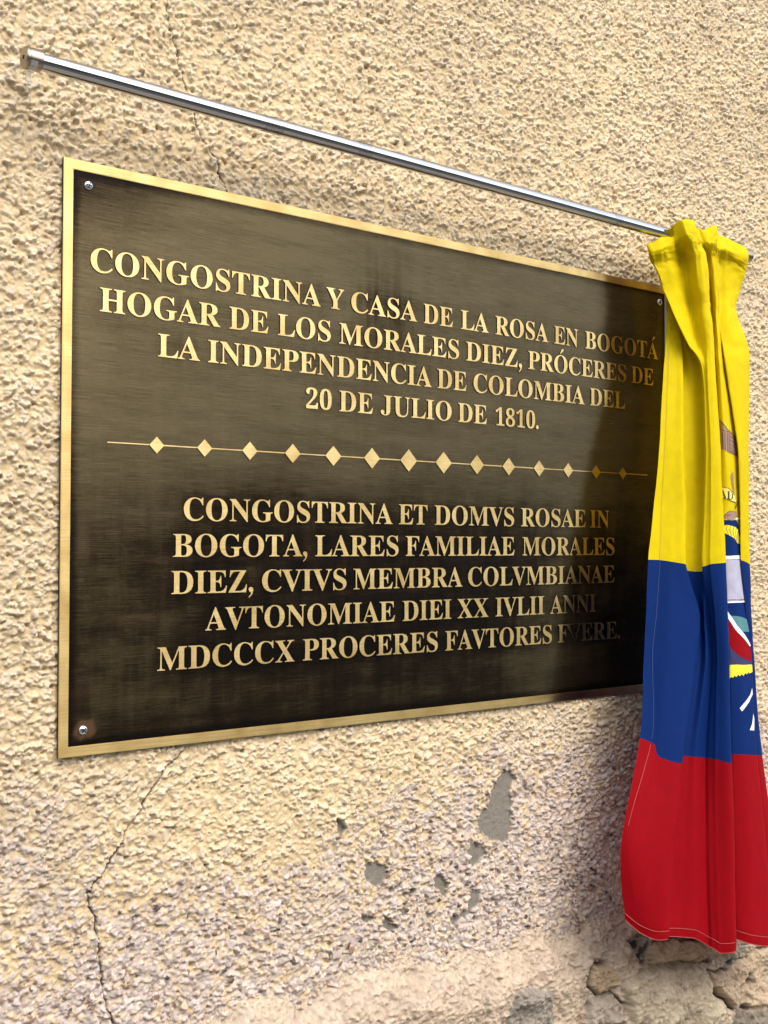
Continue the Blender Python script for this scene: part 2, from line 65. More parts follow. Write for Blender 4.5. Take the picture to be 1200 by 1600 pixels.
GLYPHS = {"A":[437,"-9,0 -9,18 12,22 24,30 39,52 206,466 224,465 390,73 401,50 416,28 428,21 443,18 443,0 229,0 229,18 249,19 264,23 275,28 281,36 283,46 280,63 253,132 103,132 77,66 75,56 77,37 82,29 92,23 106,19 128,18 128,0","113,161 242,161 177,319"],"B":[443,"16,0 16,17 40,20 57,27 67,39 73,57 75,82 75,369 73,398 67,418 64,423 56,430 46,435 32,438 15,439 15,455 220,455 284,451 333,439 368,418 389,388 396,351 392,320 379,294 357,274 326,258 287,247 334,235 371,217 397,194 413,165 418,132 417,108 411,86 401,67 388,50 371,35 351,22 327,12 271,1","182,252 226,255 241,259 263,272 271,282 277,294 284,326 285,345 282,378 279,391 275,403 262,420 253,426 243,430 230,433 216,434 201,432 195,431 188,425 186,421 182,400","222,24 238,25 252,28 265,33 275,40 283,49 289,60 298,89 300,108 301,128 300,149 297,168 286,197 277,208 266,216 253,223 237,227 218,230 182,231 183,49 187,37 194,30 199,27"],"C":[468,"257,-11 230,-10 205,-6 181,0 137,20 117,33 99,48 83,65 68,84 56,104 45,127 37,150 31,175 27,201 26,228 27,255 31,281 37,306 45,329 56,351 69,371 84,390 100,407 119,422 139,435 160,446 183,454 207,461 233,464 259,465 278,464 320,456 343,449 371,438 388,435 397,436 411,446 416,455 419,465 437,465 437,308 420,308 399,354 386,374 372,391 356,407 340,420 322,430 304,437 285,442 265,443 222,435 187,409 163,365 149,304 144,226 149,153 165,97 192,56 230,32 278,24 294,24 326,31 342,37 373,54 402,77 416,91 428,106 447,89 418,53 384,25 345,5 303,-7"],"D":[496,"20,0 20,17 51,22 58,26 67,35 72,51 74,75 74,374 72,401 69,412 61,426 55,431 38,437 15,439 15,455 222,455 268,453 309,446 346,434 378,418 405,396 428,371 445,341 458,307 466,269 468,228 459,146 430,82 382,36 315,9 228,0","222,24 247,26 269,32 289,42 305,57 319,75 331,97 346,155 351,229 345,303 330,360 305,401 269,425 223,433 213,433 199,430 190,423 185,413 182,396 182,61 183,52 187,39 193,30 205,26"],"E":[442,"14,0 14,17 27,17 49,21 62,30 71,43 75,65 75,385 73,399 71,410 67,419 56,430 48,434 16,439 16,455 399,455 399,320 383,320 379,343 373,364 364,381 353,395 340,406 325,415 306,422 284,427 259,430 204,429 196,427 190,423 186,417 183,402 183,246 210,247 226,250 239,254 250,261 259,269 267,279 274,292 280,308 288,345 304,345 304,118 287,118 286,134 281,160 273,181 268,190 256,204 241,213 222,219 199,222 183,222 183,58 184,50 189,39 192,35 203,30 220,28 267,29 313,39 339,50 361,65 371,75 380,86 397,112 411,143 430,143 402,0"],"F":[404,"15,0 15,17 40,21 57,29 67,40 73,58 75,84 75,375 70,410 66,417 55,428 48,431 27,437 14,439 14,455 394,455 394,320 377,320 371,350 361,375 349,395 332,410 321,416 297,424 283,427 249,431 210,431 196,429 187,424 184,418 182,404 182,247 207,248 235,255 256,270 271,294 281,327 284,347 302,347 302,118 285,118 277,160 271,176 265,190 257,200 247,209 222,220 206,223 182,224 182,71 184,55 190,37 198,29 210,24 225,20 257,17 257,0"],"G":[508,"268,-10 240,-9 213,-5 188,1 164,9 141,19 121,32 102,47 85,64 70,82 57,103 47,125 38,149 32,174 29,201 28,229 29,256 32,282 38,307 57,352 70,372 85,391 101,407 119,422 139,435 183,455 207,461 231,464 257,465 278,464 323,456 346,450 373,439 384,436 392,436 400,438 406,443 414,454 419,465 437,465 437,308 420,308 407,339 391,366 382,379 362,401 341,419 329,426 293,441 267,443 224,435 189,409 165,366 151,305 146,228 147,188 151,151 158,119 168,91 180,67 195,48 212,32 231,22 252,15 275,13 290,13 302,15 313,18 328,27 337,41 340,50 343,71 343,128 338,158 334,165 323,174 303,180 275,182 275,198 500,198 500,182 469,178 457,171 450,159 446,140 446,29 411,15 375,4 340,-4 304,-9"],"H":[523,"15,0 15,17 29,18 49,23 57,27 67,38 73,55 75,81 75,379 73,401 67,418 62,424 49,432 40,435 16,439 16,455 242,455 242,439 224,437 199,430 189,420 185,410 182,388 182,251 342,251 342,388 339,410 333,424 325,430 315,434 282,439 282,455 507,455 507,439 483,435 474,432 466,428 457,419 453,411 451,402 449,379 449,81 451,57 457,39 461,33 467,28 483,21 507,17 507,0 282,0 282,17 306,20 323,26 334,36 340,54 342,81 342,221 182,221 182,67 186,46 194,32 200,27 217,20 242,17 242,0"],"I":[261,"13,0 13,17 47,24 61,32 70,45 75,63 75,398 71,416 63,427 49,434 13,439 13,455 244,455 244,439 210,434 202,431 191,423 187,416 183,398 183,62 187,44 196,32 212,24 246,17 246,0"],"J":[330,"109,-65 96,-65 62,-58 51,-54 33,-43 25,-37 11,-22 2,-5 -3,13 -3,32 -1,41 6,55 11,61 23,70 44,75 60,73 74,66 84,56 91,43 93,28 90,10 77,-17 78,-27 81,-33 87,-37 105,-40 114,-40 129,-35 139,-25 146,-1 148,21 148,377 146,395 140,415 133,424 116,433 79,439 79,455 314,455 314,439 289,435 272,428 264,421 258,404 255,378 255,89 249,33 232,-10 202,-41 162,-59"],"L":[426,"15,0 15,17 29,18 49,23 57,27 67,38 73,55 75,81 75,379 73,402 67,419 62,425 56,429 40,436 16,439 16,455 250,455 250,439 215,436 203,432 190,421 184,404 182,388 182,74 185,47 189,39 196,33 200,31 217,28 270,29 301,35 327,45 350,60 370,80 387,105 395,120 409,154 427,154 402,0"],"M":[634,"14,0 14,17 38,20 55,27 61,32 70,45 75,66 74,405 71,416 65,424 58,430 40,436 15,439 15,455 185,455 317,142 449,455 617,455 617,439 586,432 578,428 568,417 562,401 560,378 560,75 563,49 567,37 573,29 582,23 587,21 617,17 617,0 396,0 396,17 420,21 437,27 445,34 452,50 455,83 455,399 288,0 270,0 105,389 105,80 108,53 114,35 126,25 144,19 169,17 169,0"],"N":[494,"403,-11 107,350 107,65 111,44 114,37 119,31 124,26 141,20 167,17 167,0 18,0 18,17 49,21 63,28 69,36 73,47 76,69 76,388 40,431 30,436 18,439 18,455 156,455 391,169 391,387 388,409 384,419 378,426 373,429 357,435 331,439 331,455 480,455 480,439 455,436 446,433 433,425 426,411 422,390 422,-11"],"O":[525,"261,-11 222,-8 186,1 169,7 136,24 122,34 108,45 82,71 61,101 45,134 39,151 30,188 28,208 28,248 34,286 45,321 53,338 61,354 82,384 108,410 137,431 170,448 206,460 225,463 265,466 304,463 340,455 374,441 389,432 404,422 431,399 454,371 464,356 481,323 492,287 498,248 498,208 492,170 487,151 473,117 454,85 443,71 417,45 388,24 355,7 319,-4 300,-8","265,12 306,21 338,47 361,90 375,150 379,228 378,268 374,304 368,337 359,365 348,389 334,408 318,424 301,434 281,441 260,443 219,435 186,409 163,366 150,305 145,228 146,188 150,151 157,119 166,91 177,67 191,47 207,32 224,21 243,14"],"P":[418,"15,0 15,17 29,18 49,23 57,27 67,38 73,55 75,81 75,379 73,401 67,418 62,424 49,432 40,435 16,439 16,455 246,455 274,453 299,450 336,440 361,426 372,418 390,398 397,386 406,361 409,332 407,310 402,290 394,271 382,255 367,240 348,228 326,218 301,211 273,207 182,206 182,67 186,46 194,32 200,27 217,20 242,17 242,0","182,230 220,231 237,233 251,238 262,244 272,253 279,263 285,276 289,291 292,329 289,367 286,382 275,406 267,415 257,422 246,427 232,430 216,431 197,429 189,424 183,411"],"R":[473,"15,0 15,17 29,18 49,23 57,27 67,38 73,55 75,81 75,379 73,401 67,418 62,424 49,432 40,435 16,439 16,455 217,455 255,454 289,451 319,445 345,436 367,426 385,413 399,397 409,379 415,358 417,334 413,303 401,277 380,255 352,237 315,224 436,44 445,33 456,23 461,20 480,17 480,0 338,0 201,212 182,212 182,67 184,55 186,46 190,38 194,32 200,27 217,20 242,17 242,0","182,234 223,235 241,238 256,243 269,249 280,258 295,282 300,298 303,316 304,336 300,370 291,397 275,416 253,427 224,431 206,430 194,426 187,418 183,405 182,396"],"S":[390,"43,-11 43,158 62,158 78,105 99,65 111,50 125,37 141,27 158,20 177,16 197,15 225,18 237,22 257,36 265,45 275,65 279,89 277,106 270,122 259,136 244,149 225,160 140,202 121,214 89,240 67,266 59,281 54,297 51,314 50,332 50,348 52,363 56,377 67,403 83,424 103,442 115,449 141,460 169,465 193,466 220,463 250,457 293,445 306,445 315,452 320,466 339,466 339,319 322,319 313,348 301,373 285,396 277,405 268,414 248,429 227,439 194,445 169,442 158,438 148,433 132,419 123,401 120,391 120,370 122,361 126,352 137,336 164,316 176,309 253,273 296,249 326,225 334,216 346,198 356,168 358,157 359,133 356,100 352,85 339,58 330,45 320,34 295,15 265,1 248,-4 212,-9 192,-10 165,-9 139,-4 108,7 88,12 81,12 71,9 67,5 61,-11"],"T":[423,"92,0 92,17 127,22 136,26 147,37 154,55 156,81 156,433 129,432 110,428 93,422 78,414 65,403 54,390 45,375 37,358 32,339 29,318 11,318 11,455 410,455 410,317 394,317 385,359 368,391 343,415 310,429 263,433 263,81 265,54 268,44 276,30 291,22 313,18 328,17 328,0"],"U":[492,"248,-13 213,-11 182,-6 155,2 133,14 114,29 99,47 88,69 80,94 75,123 73,155 73,391 69,410 61,424 47,432 38,435 15,439 15,455 240,455 240,439 222,437 208,434 198,430 190,424 183,410 181,396 182,117 184,97 189,80 195,64 203,51 213,41 225,33 240,27 256,23 275,22 317,28 350,44 373,71 388,110 392,159 392,390 388,410 384,418 373,428 365,432 355,435 328,439 328,455 474,455 474,439 453,434 438,426 429,416 424,400 422,378 421,142 416,108 407,78 395,53 380,32 361,16 338,3 312,-6 282,-11"],"V":[428,"212,-13 36,399 27,414 17,426 4,434 -14,439 -14,455 211,455 211,439 189,438 166,432 157,426 152,410 161,378 259,143 348,377 354,398 355,409 353,421 350,425 342,432 336,434 299,439 299,455 442,455 442,439 420,435 408,427 398,415 387,395 230,-13"],"X":[471,"11,0 11,17 29,19 45,25 61,35 76,49 90,66 193,208 65,405 42,430 36,434 23,438 14,439 14,455 244,455 244,439 215,438 204,435 196,430 192,424 190,415 194,401 201,388 265,289 322,373 333,392 338,407 339,414 337,422 332,429 322,434 293,439 293,455 458,455 458,439 443,438 422,433 403,423 384,407 366,386 281,265 413,57 427,37 445,21 464,17 464,0 238,0 238,17 260,18 273,21 283,26 288,33 290,47 285,61 275,79 210,183 138,81 126,59 124,45 126,35 132,27 142,22 174,17 174,0"],"Y":[426,"101,0 101,17 126,20 143,27 153,38 156,46 159,55 161,81 161,179 33,410 20,425 11,431 -5,437 -13,438 -13,455 207,455 207,438 188,438 176,436 163,430 156,420 156,412 161,397 248,226 339,376 348,401 349,408 347,419 340,427 330,433 316,437 295,438 295,455 439,455 439,438 426,435 414,429 399,414 388,400 268,203 268,67 272,46 280,32 293,23 314,18 328,17 328,0"],"Z":[442,"20,0 20,11 276,430 214,430 181,428 153,424 130,416 111,403 94,386 73,349 61,316 44,316 57,455 406,455 406,443 153,29 266,30 290,34 312,40 332,50 349,61 364,76 378,93 389,114 399,137 407,164 424,164 407,0"],"0":[375,"188,-7 143,-2 124,4 106,13 91,24 77,38 65,53 55,70 46,90 33,134 25,184 23,212 23,270 25,298 29,324 33,348 39,371 46,392 65,428 77,443 91,456 106,467 124,475 143,481 165,485 189,486 211,485 232,481 251,475 268,467 283,456 297,443 309,428 328,392 336,370 342,347 347,323 350,297 353,240 350,184 347,158 342,133 336,110 328,89 309,53 283,24 267,13 250,4 231,-2","188,37 202,39 214,46 224,56 231,71 237,91 241,114 247,170 248,204 247,310 241,367 237,390 231,409 224,423 214,434 202,440 189,443 175,440 163,434 153,423 145,409 139,390 131,340 127,277 127,204 129,170 131,140 139,91 145,71 153,56 162,46 174,39"],"1":[375,"65,0 65,36 133,37 146,45 149,49 153,62 154,416 125,383 100,358 83,349 75,347 61,346 44,354 32,372 28,396 74,412 95,423 132,447 179,482 254,482 254,71 256,58 258,52 264,43 274,37 343,36 343,0"],"2":[375,"24,0 24,69 139,187 166,218 187,245 202,270 214,295 221,319 226,358 226,386 224,399 217,420 212,427 206,434 192,442 183,445 161,444 150,441 140,435 132,427 126,416 121,403 114,371 112,329 84,331 71,335 50,344 41,351 30,370 27,382 26,396 32,423 43,441 50,449 68,463 92,474 121,482 155,486 203,485 228,481 251,475 271,467 303,444 314,429 321,413 326,395 328,375 325,347 316,320 299,291 274,258 251,233 174,156 87,74 252,74 267,78 279,86 290,97 300,120 305,141 345,141 341,0"],"8":[375,"183,-7 142,-4 123,0 107,4 78,18 65,27 45,46 31,69 26,82 21,108 20,122 21,139 24,155 30,169 47,193 59,204 86,224 119,242 90,262 77,273 66,284 49,308 43,321 36,349 36,376 41,401 50,423 57,434 65,444 75,453 99,469 131,480 169,486 218,485 243,481 264,474 283,465 299,453 311,439 322,424 329,407 333,388 334,369 331,339 326,326 319,315 310,305 288,286 244,260 267,248 304,224 318,212 330,199 346,173 354,143 355,127 353,103 348,81 339,61 326,44 310,29 290,16 268,6 243,-1 214,-5","203,283 228,302 239,317 246,335 248,346 250,370 249,385 240,414 232,426 222,436 210,443 195,447 177,446 167,444 151,434 140,417 136,407 131,385 130,372 131,359 133,347 137,336 142,326 149,318 157,310 177,296","187,32 212,35 223,40 233,47 249,65 255,76 259,88 262,116 261,128 254,151 239,170 216,188 164,216 139,195 132,187 120,168 116,158 111,133 112,105 114,91 118,78 124,66 140,47 150,40 161,35"]}
EMBLEM = [["condor_wing",[[0,0,[[12.819,9.604],[13.619,9.674],[13.932,9.7032],[14.192,9.7382],[14.278,9.7674],[14.581,9.7966],[14.862,9.8433],[15.1,9.9308],[15.1,9.9892],[15.1,10.0534],[15.1,10.1234],[15.1,10.1876],[14.776,10.1292],[14.538,10.1059],[14.278,10.0767],[13.922,10.0358],[13.446,10.0125],[12.419,9.9892],[12.408,9.9308],[12.354,9.8724],[12.311,9.8258],[12.3,9.7791],[12.408,9.7324],[12.624,9.6857],[12.743,9.6449]]],[1,1,[[13.284,9.7441],[13.824,9.7616],[14.257,9.7732],[14.268,9.7674],[13.857,9.7557],[13.327,9.7382]]],[1,1,[[13.489,9.7732],[13.468,9.8258],[13.446,9.8783],[13.435,9.9366],[13.414,10.0067],[13.489,10.0067],[13.511,9.9366],[13.532,9.8783],[13.554,9.8199],[13.565,9.7732]]],[1,1,[[13.824,9.7732],[13.803,9.8258],[13.792,9.8841],[13.77,9.9483],[13.759,10.0242],[13.824,10.0242],[13.846,9.9483],[13.857,9.8841],[13.878,9.8258],[13.9,9.7674]]],[1,1,[[14.127,9.7791],[14.105,9.8374],[14.084,9.8958],[14.062,9.9658],[14.051,10.0417],[14.105,10.0417],[14.116,9.9658],[14.138,9.8958],[14.159,9.8374],[14.181,9.7791]]],[1,1,[[14.289,9.7849],[14.268,9.8374],[14.246,9.8841],[14.224,9.9425],[14.214,10.0067],[14.192,10.0709],[14.235,10.0709],[14.257,10.0067],[14.268,9.9425],[14.289,9.8841],[14.311,9.8374],[14.332,9.7849]]],[1,1,[[14.343,9.8258],[14.603,9.8549],[14.97,9.8841],[15.046,9.8783],[14.635,9.8491],[14.365,9.8199]]],[1,1,[[14.311,9.8724],[14.57,9.9075],[14.873,9.9541],[14.927,9.9483],[14.603,9.9016],[14.343,9.8666]]],[1,1,[[14.3,9.9308],[14.538,9.9717],[14.819,10.0183],[14.862,10.0125],[14.57,9.9658],[14.322,9.925]]],[1,1,[[14.289,9.9833],[14.527,10.0358],[14.786,10.0825],[14.83,10.0767],[14.549,10.03],[14.311,9.9775]]],[1,1,[[14.278,10.0417],[14.505,10.0825],[14.765,10.1234],[14.797,10.1175],[14.538,10.0767],[14.3,10.03]]],[1,1,[[13.273,9.639],[13.608,9.674],[13.911,9.709],[14.159,9.7441],[14.386,9.7732],[14.581,9.8083],[14.808,9.8433],[14.851,9.8374],[14.624,9.8024],[14.419,9.7674],[14.203,9.7382],[13.976,9.7032],[13.684,9.6682],[13.359,9.6332]]]]],["condor_head",[[0,0,[[12.397,11.1797],[13.262,11.1446],[13.824,11.0746],[14.462,11.0921],[14.581,11.1913],[14.462,11.1972],[14.138,11.2497],[13.878,11.2614],[13.424,11.2263],[13.111,11.2263]]],[1,1,[[13.284,11.1622],[13.835,11.0805],[14.462,11.098],[14.462,11.0921],[13.814,11.0746],[13.241,11.1505]]],[1,1,[[13.457,11.1797],[13.922,11.1563],[13.911,11.1446],[13.435,11.168]]],[0,0,[[14.246,10.4035],[14.376,10.386],[14.386,10.4502],[14.397,10.5202],[14.397,10.5902],[14.397,10.6603],[14.397,10.7303],[14.278,10.6603],[14.203,10.5552],[14.17,10.4677]]],[4,0,[[14.462,11.2088],[14.873,11.2205],[14.862,11.2555],[14.386,11.2439]]],[1,0,[[14.949,10.7712],[14.657,10.847],[14.441,10.9346],[14.462,10.9346],[14.689,10.8529],[15.035,10.777]]],[1,0,[[15.1,10.8237],[14.711,10.8995],[14.473,10.9871],[14.495,10.9929],[14.743,10.9054],[15.1,10.8295]]],[1,0,[[14.57,10.9054],[14.408,11.0338],[14.451,11.0338],[14.614,10.9054]]],[1,0,[[14.441,10.882],[14.408,10.9696],[14.365,11.0629],[14.397,11.0629],[14.43,10.9696],[14.462,10.882]]]]],["motto_ribbon",[[2,0,[[12.473,10.6136],[13.197,10.6311],[13.803,10.6486],[14.246,10.7128],[14.397,10.7712],[14.451,10.9112],[14.149,10.882],[13.662,10.8529],[13.143,10.8295],[12.473,10.8062],[12.462,10.707]]],[1,1,[[12.538,10.6253],[13.176,10.6369],[13.781,10.6544],[14.224,10.7186],[14.376,10.777],[14.419,10.7712],[14.268,10.707],[13.824,10.6486],[13.208,10.6253],[12.516,10.6136]]],[1,1,[[12.484,10.8178],[13.651,10.8529],[14.127,10.8879],[14.441,10.917],[14.462,10.9054],[14.159,10.8762],[13.684,10.847],[12.473,10.8062]]],[1,2,[[12.441,10.7945],[12.43,10.7887],[12.419,10.7887],[12.441,10.7887],[12.43,10.7828],[13.165,10.6836],[13.208,10.6836],[13.489,10.8062],[13.5,10.8178],[13.522,10.8237],[13.543,10.8295],[13.565,10.8295],[13.565,10.8353],[13.165,10.8237],[13.165,10.8178],[13.208,10.8178],[13.251,10.8178],[13.273,10.8178],[13.284,10.812],[13.284,10.8062],[13.241,10.7828],[12.441,10.7653],[12.441,10.7828],[12.505,10.7887],[12.505,10.7945],[12.451,10.7945],[12.365,10.7945],[12.473,10.8003],[12.7,10.8062],[12.376,10.8062]]],[2,3,[[12.549,10.7595],[13.219,10.7712],[13.068,10.7245]]],[1,2,[[13.619,10.8353],[13.619,10.8295],[13.662,10.8295],[13.673,10.8295],[13.684,10.8295],[13.695,10.8237],[13.705,10.8178],[13.738,10.7245],[13.738,10.7128],[13.738,10.707],[13.727,10.707],[13.716,10.7011],[13.695,10.7011],[13.662,10.6953],[13.965,10.707],[14.03,10.7128],[14.084,10.7186],[14.127,10.7245],[14.17,10.7303],[14.192,10.7361],[14.214,10.7478],[14.235,10.7595],[14.246,10.7712],[14.246,10.7828],[14.246,10.7945],[14.224,10.8237],[14.192,10.8412],[14.127,10.8529],[14.041,10.8529],[13.9,10.8529]]],[2,3,[[13.9,10.8412],[13.932,10.847],[13.976,10.847],[14.008,10.8412],[14.03,10.8412],[14.051,10.8353],[14.073,10.8295],[14.095,10.812],[14.116,10.7887],[14.116,10.7653],[14.105,10.742],[14.073,10.7303],[14.03,10.7186],[13.965,10.7128],[13.943,10.7128],[13.922,10.7128],[13.911,10.7128],[13.9,10.7186],[13.889,10.7245],[13.846,10.8295],[13.857,10.8353],[13.857,10.8412],[13.878,10.8412]]]]],["crest_shield",[[3,0,[[12.43,11.238],[13.424,11.2497],[13.943,11.2497],[14.43,11.2497],[14.592,11.3197],[14.689,11.3956],[14.808,11.4714],[15.003,11.5473],[15.1,11.629],[15.1,11.7049],[15.1,11.8041],[15.1,11.9091],[14.592,11.9033],[14.127,11.8975],[13.619,11.8858],[13.132,11.8741],[12.516,11.8683],[12.516,11.7924],[12.505,11.7165],[12.495,11.6465],[12.505,11.5823],[12.495,11.5123],[12.495,11.4481],[12.473,11.3781],[12.451,11.308]]],[9,1,[[12.495,11.3431],[13.186,11.3372],[13.446,11.3314],[13.965,11.3547],[14.354,11.3781],[14.538,11.4189],[14.635,11.5181],[14.895,11.594],[14.938,11.6874],[14.441,11.6524],[14.203,11.5707],[13.684,11.5181],[13.122,11.4656],[12.484,11.4481]]],[4,1,[[12.516,11.8624],[13.078,11.8624],[13.619,11.8741],[14.138,11.8799],[14.635,11.8799],[15.1,11.8799],[15.1,11.9675],[14.614,11.9617],[14.116,11.9558],[13.597,11.9441],[13.057,11.9325],[12.516,11.9266]]],[5,1,[[12.516,11.9441],[13.165,11.9441],[13.641,11.9558],[14.159,11.9617],[14.635,11.9675],[15.1,11.9675],[15.1,12.0609],[15.1,12.1426],[15.1,12.2243],[15.1,12.3001],[15.1,12.3818],[15.1,12.4577],[15.1,12.5394],[15.1,12.6269],[15.1,12.7145],[15.1,12.8078],[14.711,12.802],[14.311,12.802],[13.868,12.802],[13.5,12.7962],[13.057,12.7903],[12.527,12.7845],[12.538,12.7028],[12.538,12.6211],[12.538,12.5394],[12.527,12.4577],[12.527,12.376],[12.527,12.2943],[12.527,12.2126],[12.527,12.1251],[12.516,12.0375]]],[1,2,[[12.516,11.9383],[13.024,11.9383],[13.522,11.95],[13.932,11.9617],[14.386,11.9675],[14.873,11.9675],[14.873,11.9617],[14.397,11.9558],[13.932,11.95],[13.522,11.9441],[13.024,11.9325],[12.516,11.9325]]],[1,2,[[12.549,12.7612],[13.284,12.7728],[13.641,12.7787],[14.051,12.7845],[14.441,12.7903],[14.884,12.7962],[14.895,12.7845],[14.441,12.7787],[14.051,12.7787],[13.651,12.767],[13.284,12.7612],[12.538,12.7495]]],[4,1,[[12.527,12.7845],[13.057,12.7962],[13.5,12.802],[13.868,12.8078],[14.3,12.8137],[14.7,12.8137],[15.1,12.8195],[15.1,12.8545],[14.689,12.8487],[14.289,12.8487],[13.857,12.8429],[13.489,12.837],[13.046,12.8253],[12.527,12.8195]]],[1,2,[[13.424,11.3314],[13.273,11.4014],[13.478,11.5006],[13.522,11.5006],[13.327,11.4014],[13.468,11.3314]]],[1,2,[[13.759,11.3431],[13.619,11.4248],[13.814,11.524],[13.857,11.524],[13.662,11.4248],[13.803,11.3431]]],[1,2,[[14.138,11.3606],[13.965,11.4423],[14.149,11.5648],[14.192,11.5648],[14.03,11.4423],[14.181,11.3606]]],[1,2,[[14.386,11.3781],[14.268,11.4656],[14.289,11.5356],[14.322,11.6115],[14.365,11.6115],[14.332,11.5356],[14.3,11.4656],[14.419,11.3781]]],[1,2,[[14.57,11.4131],[14.43,11.5006],[14.462,11.5765],[14.484,11.6524],[14.527,11.6524],[14.495,11.5765],[14.473,11.5006],[14.614,11.4131]]]]],["crest_banner",[[8,0,[[12.451,13.6482],[13.111,13.7707],[13.392,13.8583],[13.781,13.9516],[14.095,13.9925],[14.354,14.0275],[14.678,14.0392],[15.1,14.0509],[15.1,14.1092],[14.668,14.1092],[14.365,14.1092],[14.041,14.1092],[13.673,14.1034],[13.349,14.0975],[12.646,14.0917],[12.43,14.0859],[12.441,14.0275],[12.441,13.9575],[12.451,13.8875],[12.451,13.8116],[12.451,13.7299]]],[6,0,[[13.414,13.1405],[13.781,13.158],[14.278,13.1872],[14.7,13.2338],[15.1,13.2922],[15.1,13.4148],[15.1,13.5315],[14.592,13.5256],[14.192,13.5256],[13.9,13.4381],[13.641,13.3389],[13.532,13.2397]]],[7,1,[[12.516,13.1346],[12.884,13.1521],[13.327,13.3097],[13.576,13.4206],[13.814,13.5256],[14.17,13.6073],[14.441,13.6832],[14.624,13.7416],[14.83,13.8058],[15.1,13.8699],[15.1,13.94],[15.1,14.0042],[15.1,14.0625],[14.678,14.045],[14.354,14.0275],[14.062,13.9867],[13.727,13.94],[13.338,13.8466],[13.111,13.7707],[12.451,13.6482],[12.473,13.5723],[12.484,13.4906],[12.484,13.4031],[12.495,13.3155],[12.516,13.228]]],[4,2,[[12.527,12.9187],[12.97,13.0121],[13.359,13.1521],[13.608,13.2689],[13.846,13.3856],[14.127,13.4673],[14.354,13.5431],[14.559,13.619],[14.819,13.7182],[15.1,13.8058],[14.862,13.8058],[14.635,13.7416],[14.441,13.6774],[14.17,13.6015],[13.824,13.5198],[13.576,13.4148],[13.327,13.3039],[12.884,13.158],[12.527,13.0938]]]]],["crest_ribbon",[[9,1,[[12.441,14.0859],[12.905,14.0917],[13.403,14.0975],[13.727,14.1034],[14.095,14.1092],[14.408,14.1092],[14.732,14.1034],[15.1,14.1034],[15.1,14.1909],[14.862,14.1967],[14.657,14.2084],[14.614,14.1909],[14.43,14.2201],[14.354,14.2026],[14.17,14.2376],[14.084,14.2143],[13.835,14.2376],[13.759,14.2201],[13.576,14.2434],[13.489,14.2259],[13.305,14.2493],[13.186,14.2376],[12.938,14.2551],[12.441,14.2493],[12.462,14.2026],[12.441,14.1442]]],[4,0,[[13.749,14.5411],[14.019,14.5119],[14.289,14.4769],[14.462,14.4477],[14.657,14.4127],[14.862,14.3543],[14.895,14.4127],[14.7,14.4419],[14.549,14.4769],[14.354,14.5119],[14.17,14.5411],[13.932,14.5702]]],[4,0,[[14.851,14.5877],[14.959,14.6344],[14.895,14.687],[14.841,14.7395],[14.473,14.7395],[14.689,14.6753],[14.765,14.6344]]]]]]

# ------------------------------------------------------------------ numpy helpers
def hsh(ix, iz, seed):
    a = (ix.astype(np.int64) * 374761393 + iz.astype(np.int64) * 668265263 + seed * 1442695041) & 0xFFFFFFFF
    a = ((a ^ (a >> 13)) * 1274126177) & 0xFFFFFFFF
    a = ((a ^ (a >> 16)) * 2246822519) & 0xFFFFFFFF
    a = a ^ (a >> 15)
    return (a & 0xFFFFFF).astype(np.float32) / np.float32(0xFFFFFF)

def vnoise(x, z, seed):
    ix = np.floor(x).astype(np.int64); iz = np.floor(z).astype(np.int64)
    fx = (x - ix).astype(np.float32); fz = (z - iz).astype(np.float32)
    fx = fx * fx * (3 - 2 * fx); fz = fz * fz * (3 - 2 * fz)
    a = hsh(ix, iz, seed); b = hsh(ix + 1, iz, seed); c = hsh(ix, iz + 1, seed); d = hsh(ix + 1, iz + 1, seed)
    return (a + (b - a) * fx) * (1 - fz) + (c + (d - c) * fx) * fz - 0.5

def fbm(x, z, seed, n=3):
    s = 0; amp = 1.0; t = 0
    for k in range(n):
        s = s + amp * vnoise(x * 2 ** k + 17.3 * k, z * 2 ** k - 9.1 * k, seed + k)
        t += amp; amp *= 0.55
    return s / t * 2.0

def worley(x, z, seed):
    """distance to the nearest jittered cell point, a random of that cell, and the offset from its centre"""
    ix = np.floor(x).astype(np.int64); iz = np.floor(z).astype(np.int64)
    best = np.full(x.shape, 9.0, np.float32); rid = np.zeros(x.shape, np.float32)
    ox = np.zeros(x.shape, np.float32); oz = np.zeros(x.shape, np.float32)
    for i in (-1, 0, 1):
        for j in (-1, 0, 1):
            cx = ix + i; cz = iz + j
            dx = (x - cx - 0.5 - 0.9 * (hsh(cx, cz, seed) - 0.5)).astype(np.float32)
            dz = (z - cz - 0.5 - 0.9 * (hsh(cx, cz, seed + 1) - 0.5)).astype(np.float32)
            d = dx * dx + dz * dz
            m = d < best
            best = np.where(m, d, best)
            rid = np.where(m, hsh(cx, cz, seed + 2), rid)
            ox = np.where(m, dx, ox); oz = np.where(m, dz, oz)
    return np.sqrt(best), rid, ox, oz

def sstep(a, b, v):
    t = np.clip((v - a) / (b - a), 0, 1)
    return t * t * (3 - 2 * t)

def seg_dist(x, z, pts):
    d = np.full(x.shape, 9.0, np.float32)
    for (ax, az), (bx, bz) in zip(pts[:-1], pts[1:]):
        ux, uz = bx - ax, bz - az
        L = ux * ux + uz * uz
        t = np.clip(((x - ax) * ux + (z - az) * uz) / L, 0, 1)
        d = np.minimum(d, np.hypot(x - ax - t * ux, z - az - t * uz))
    return d

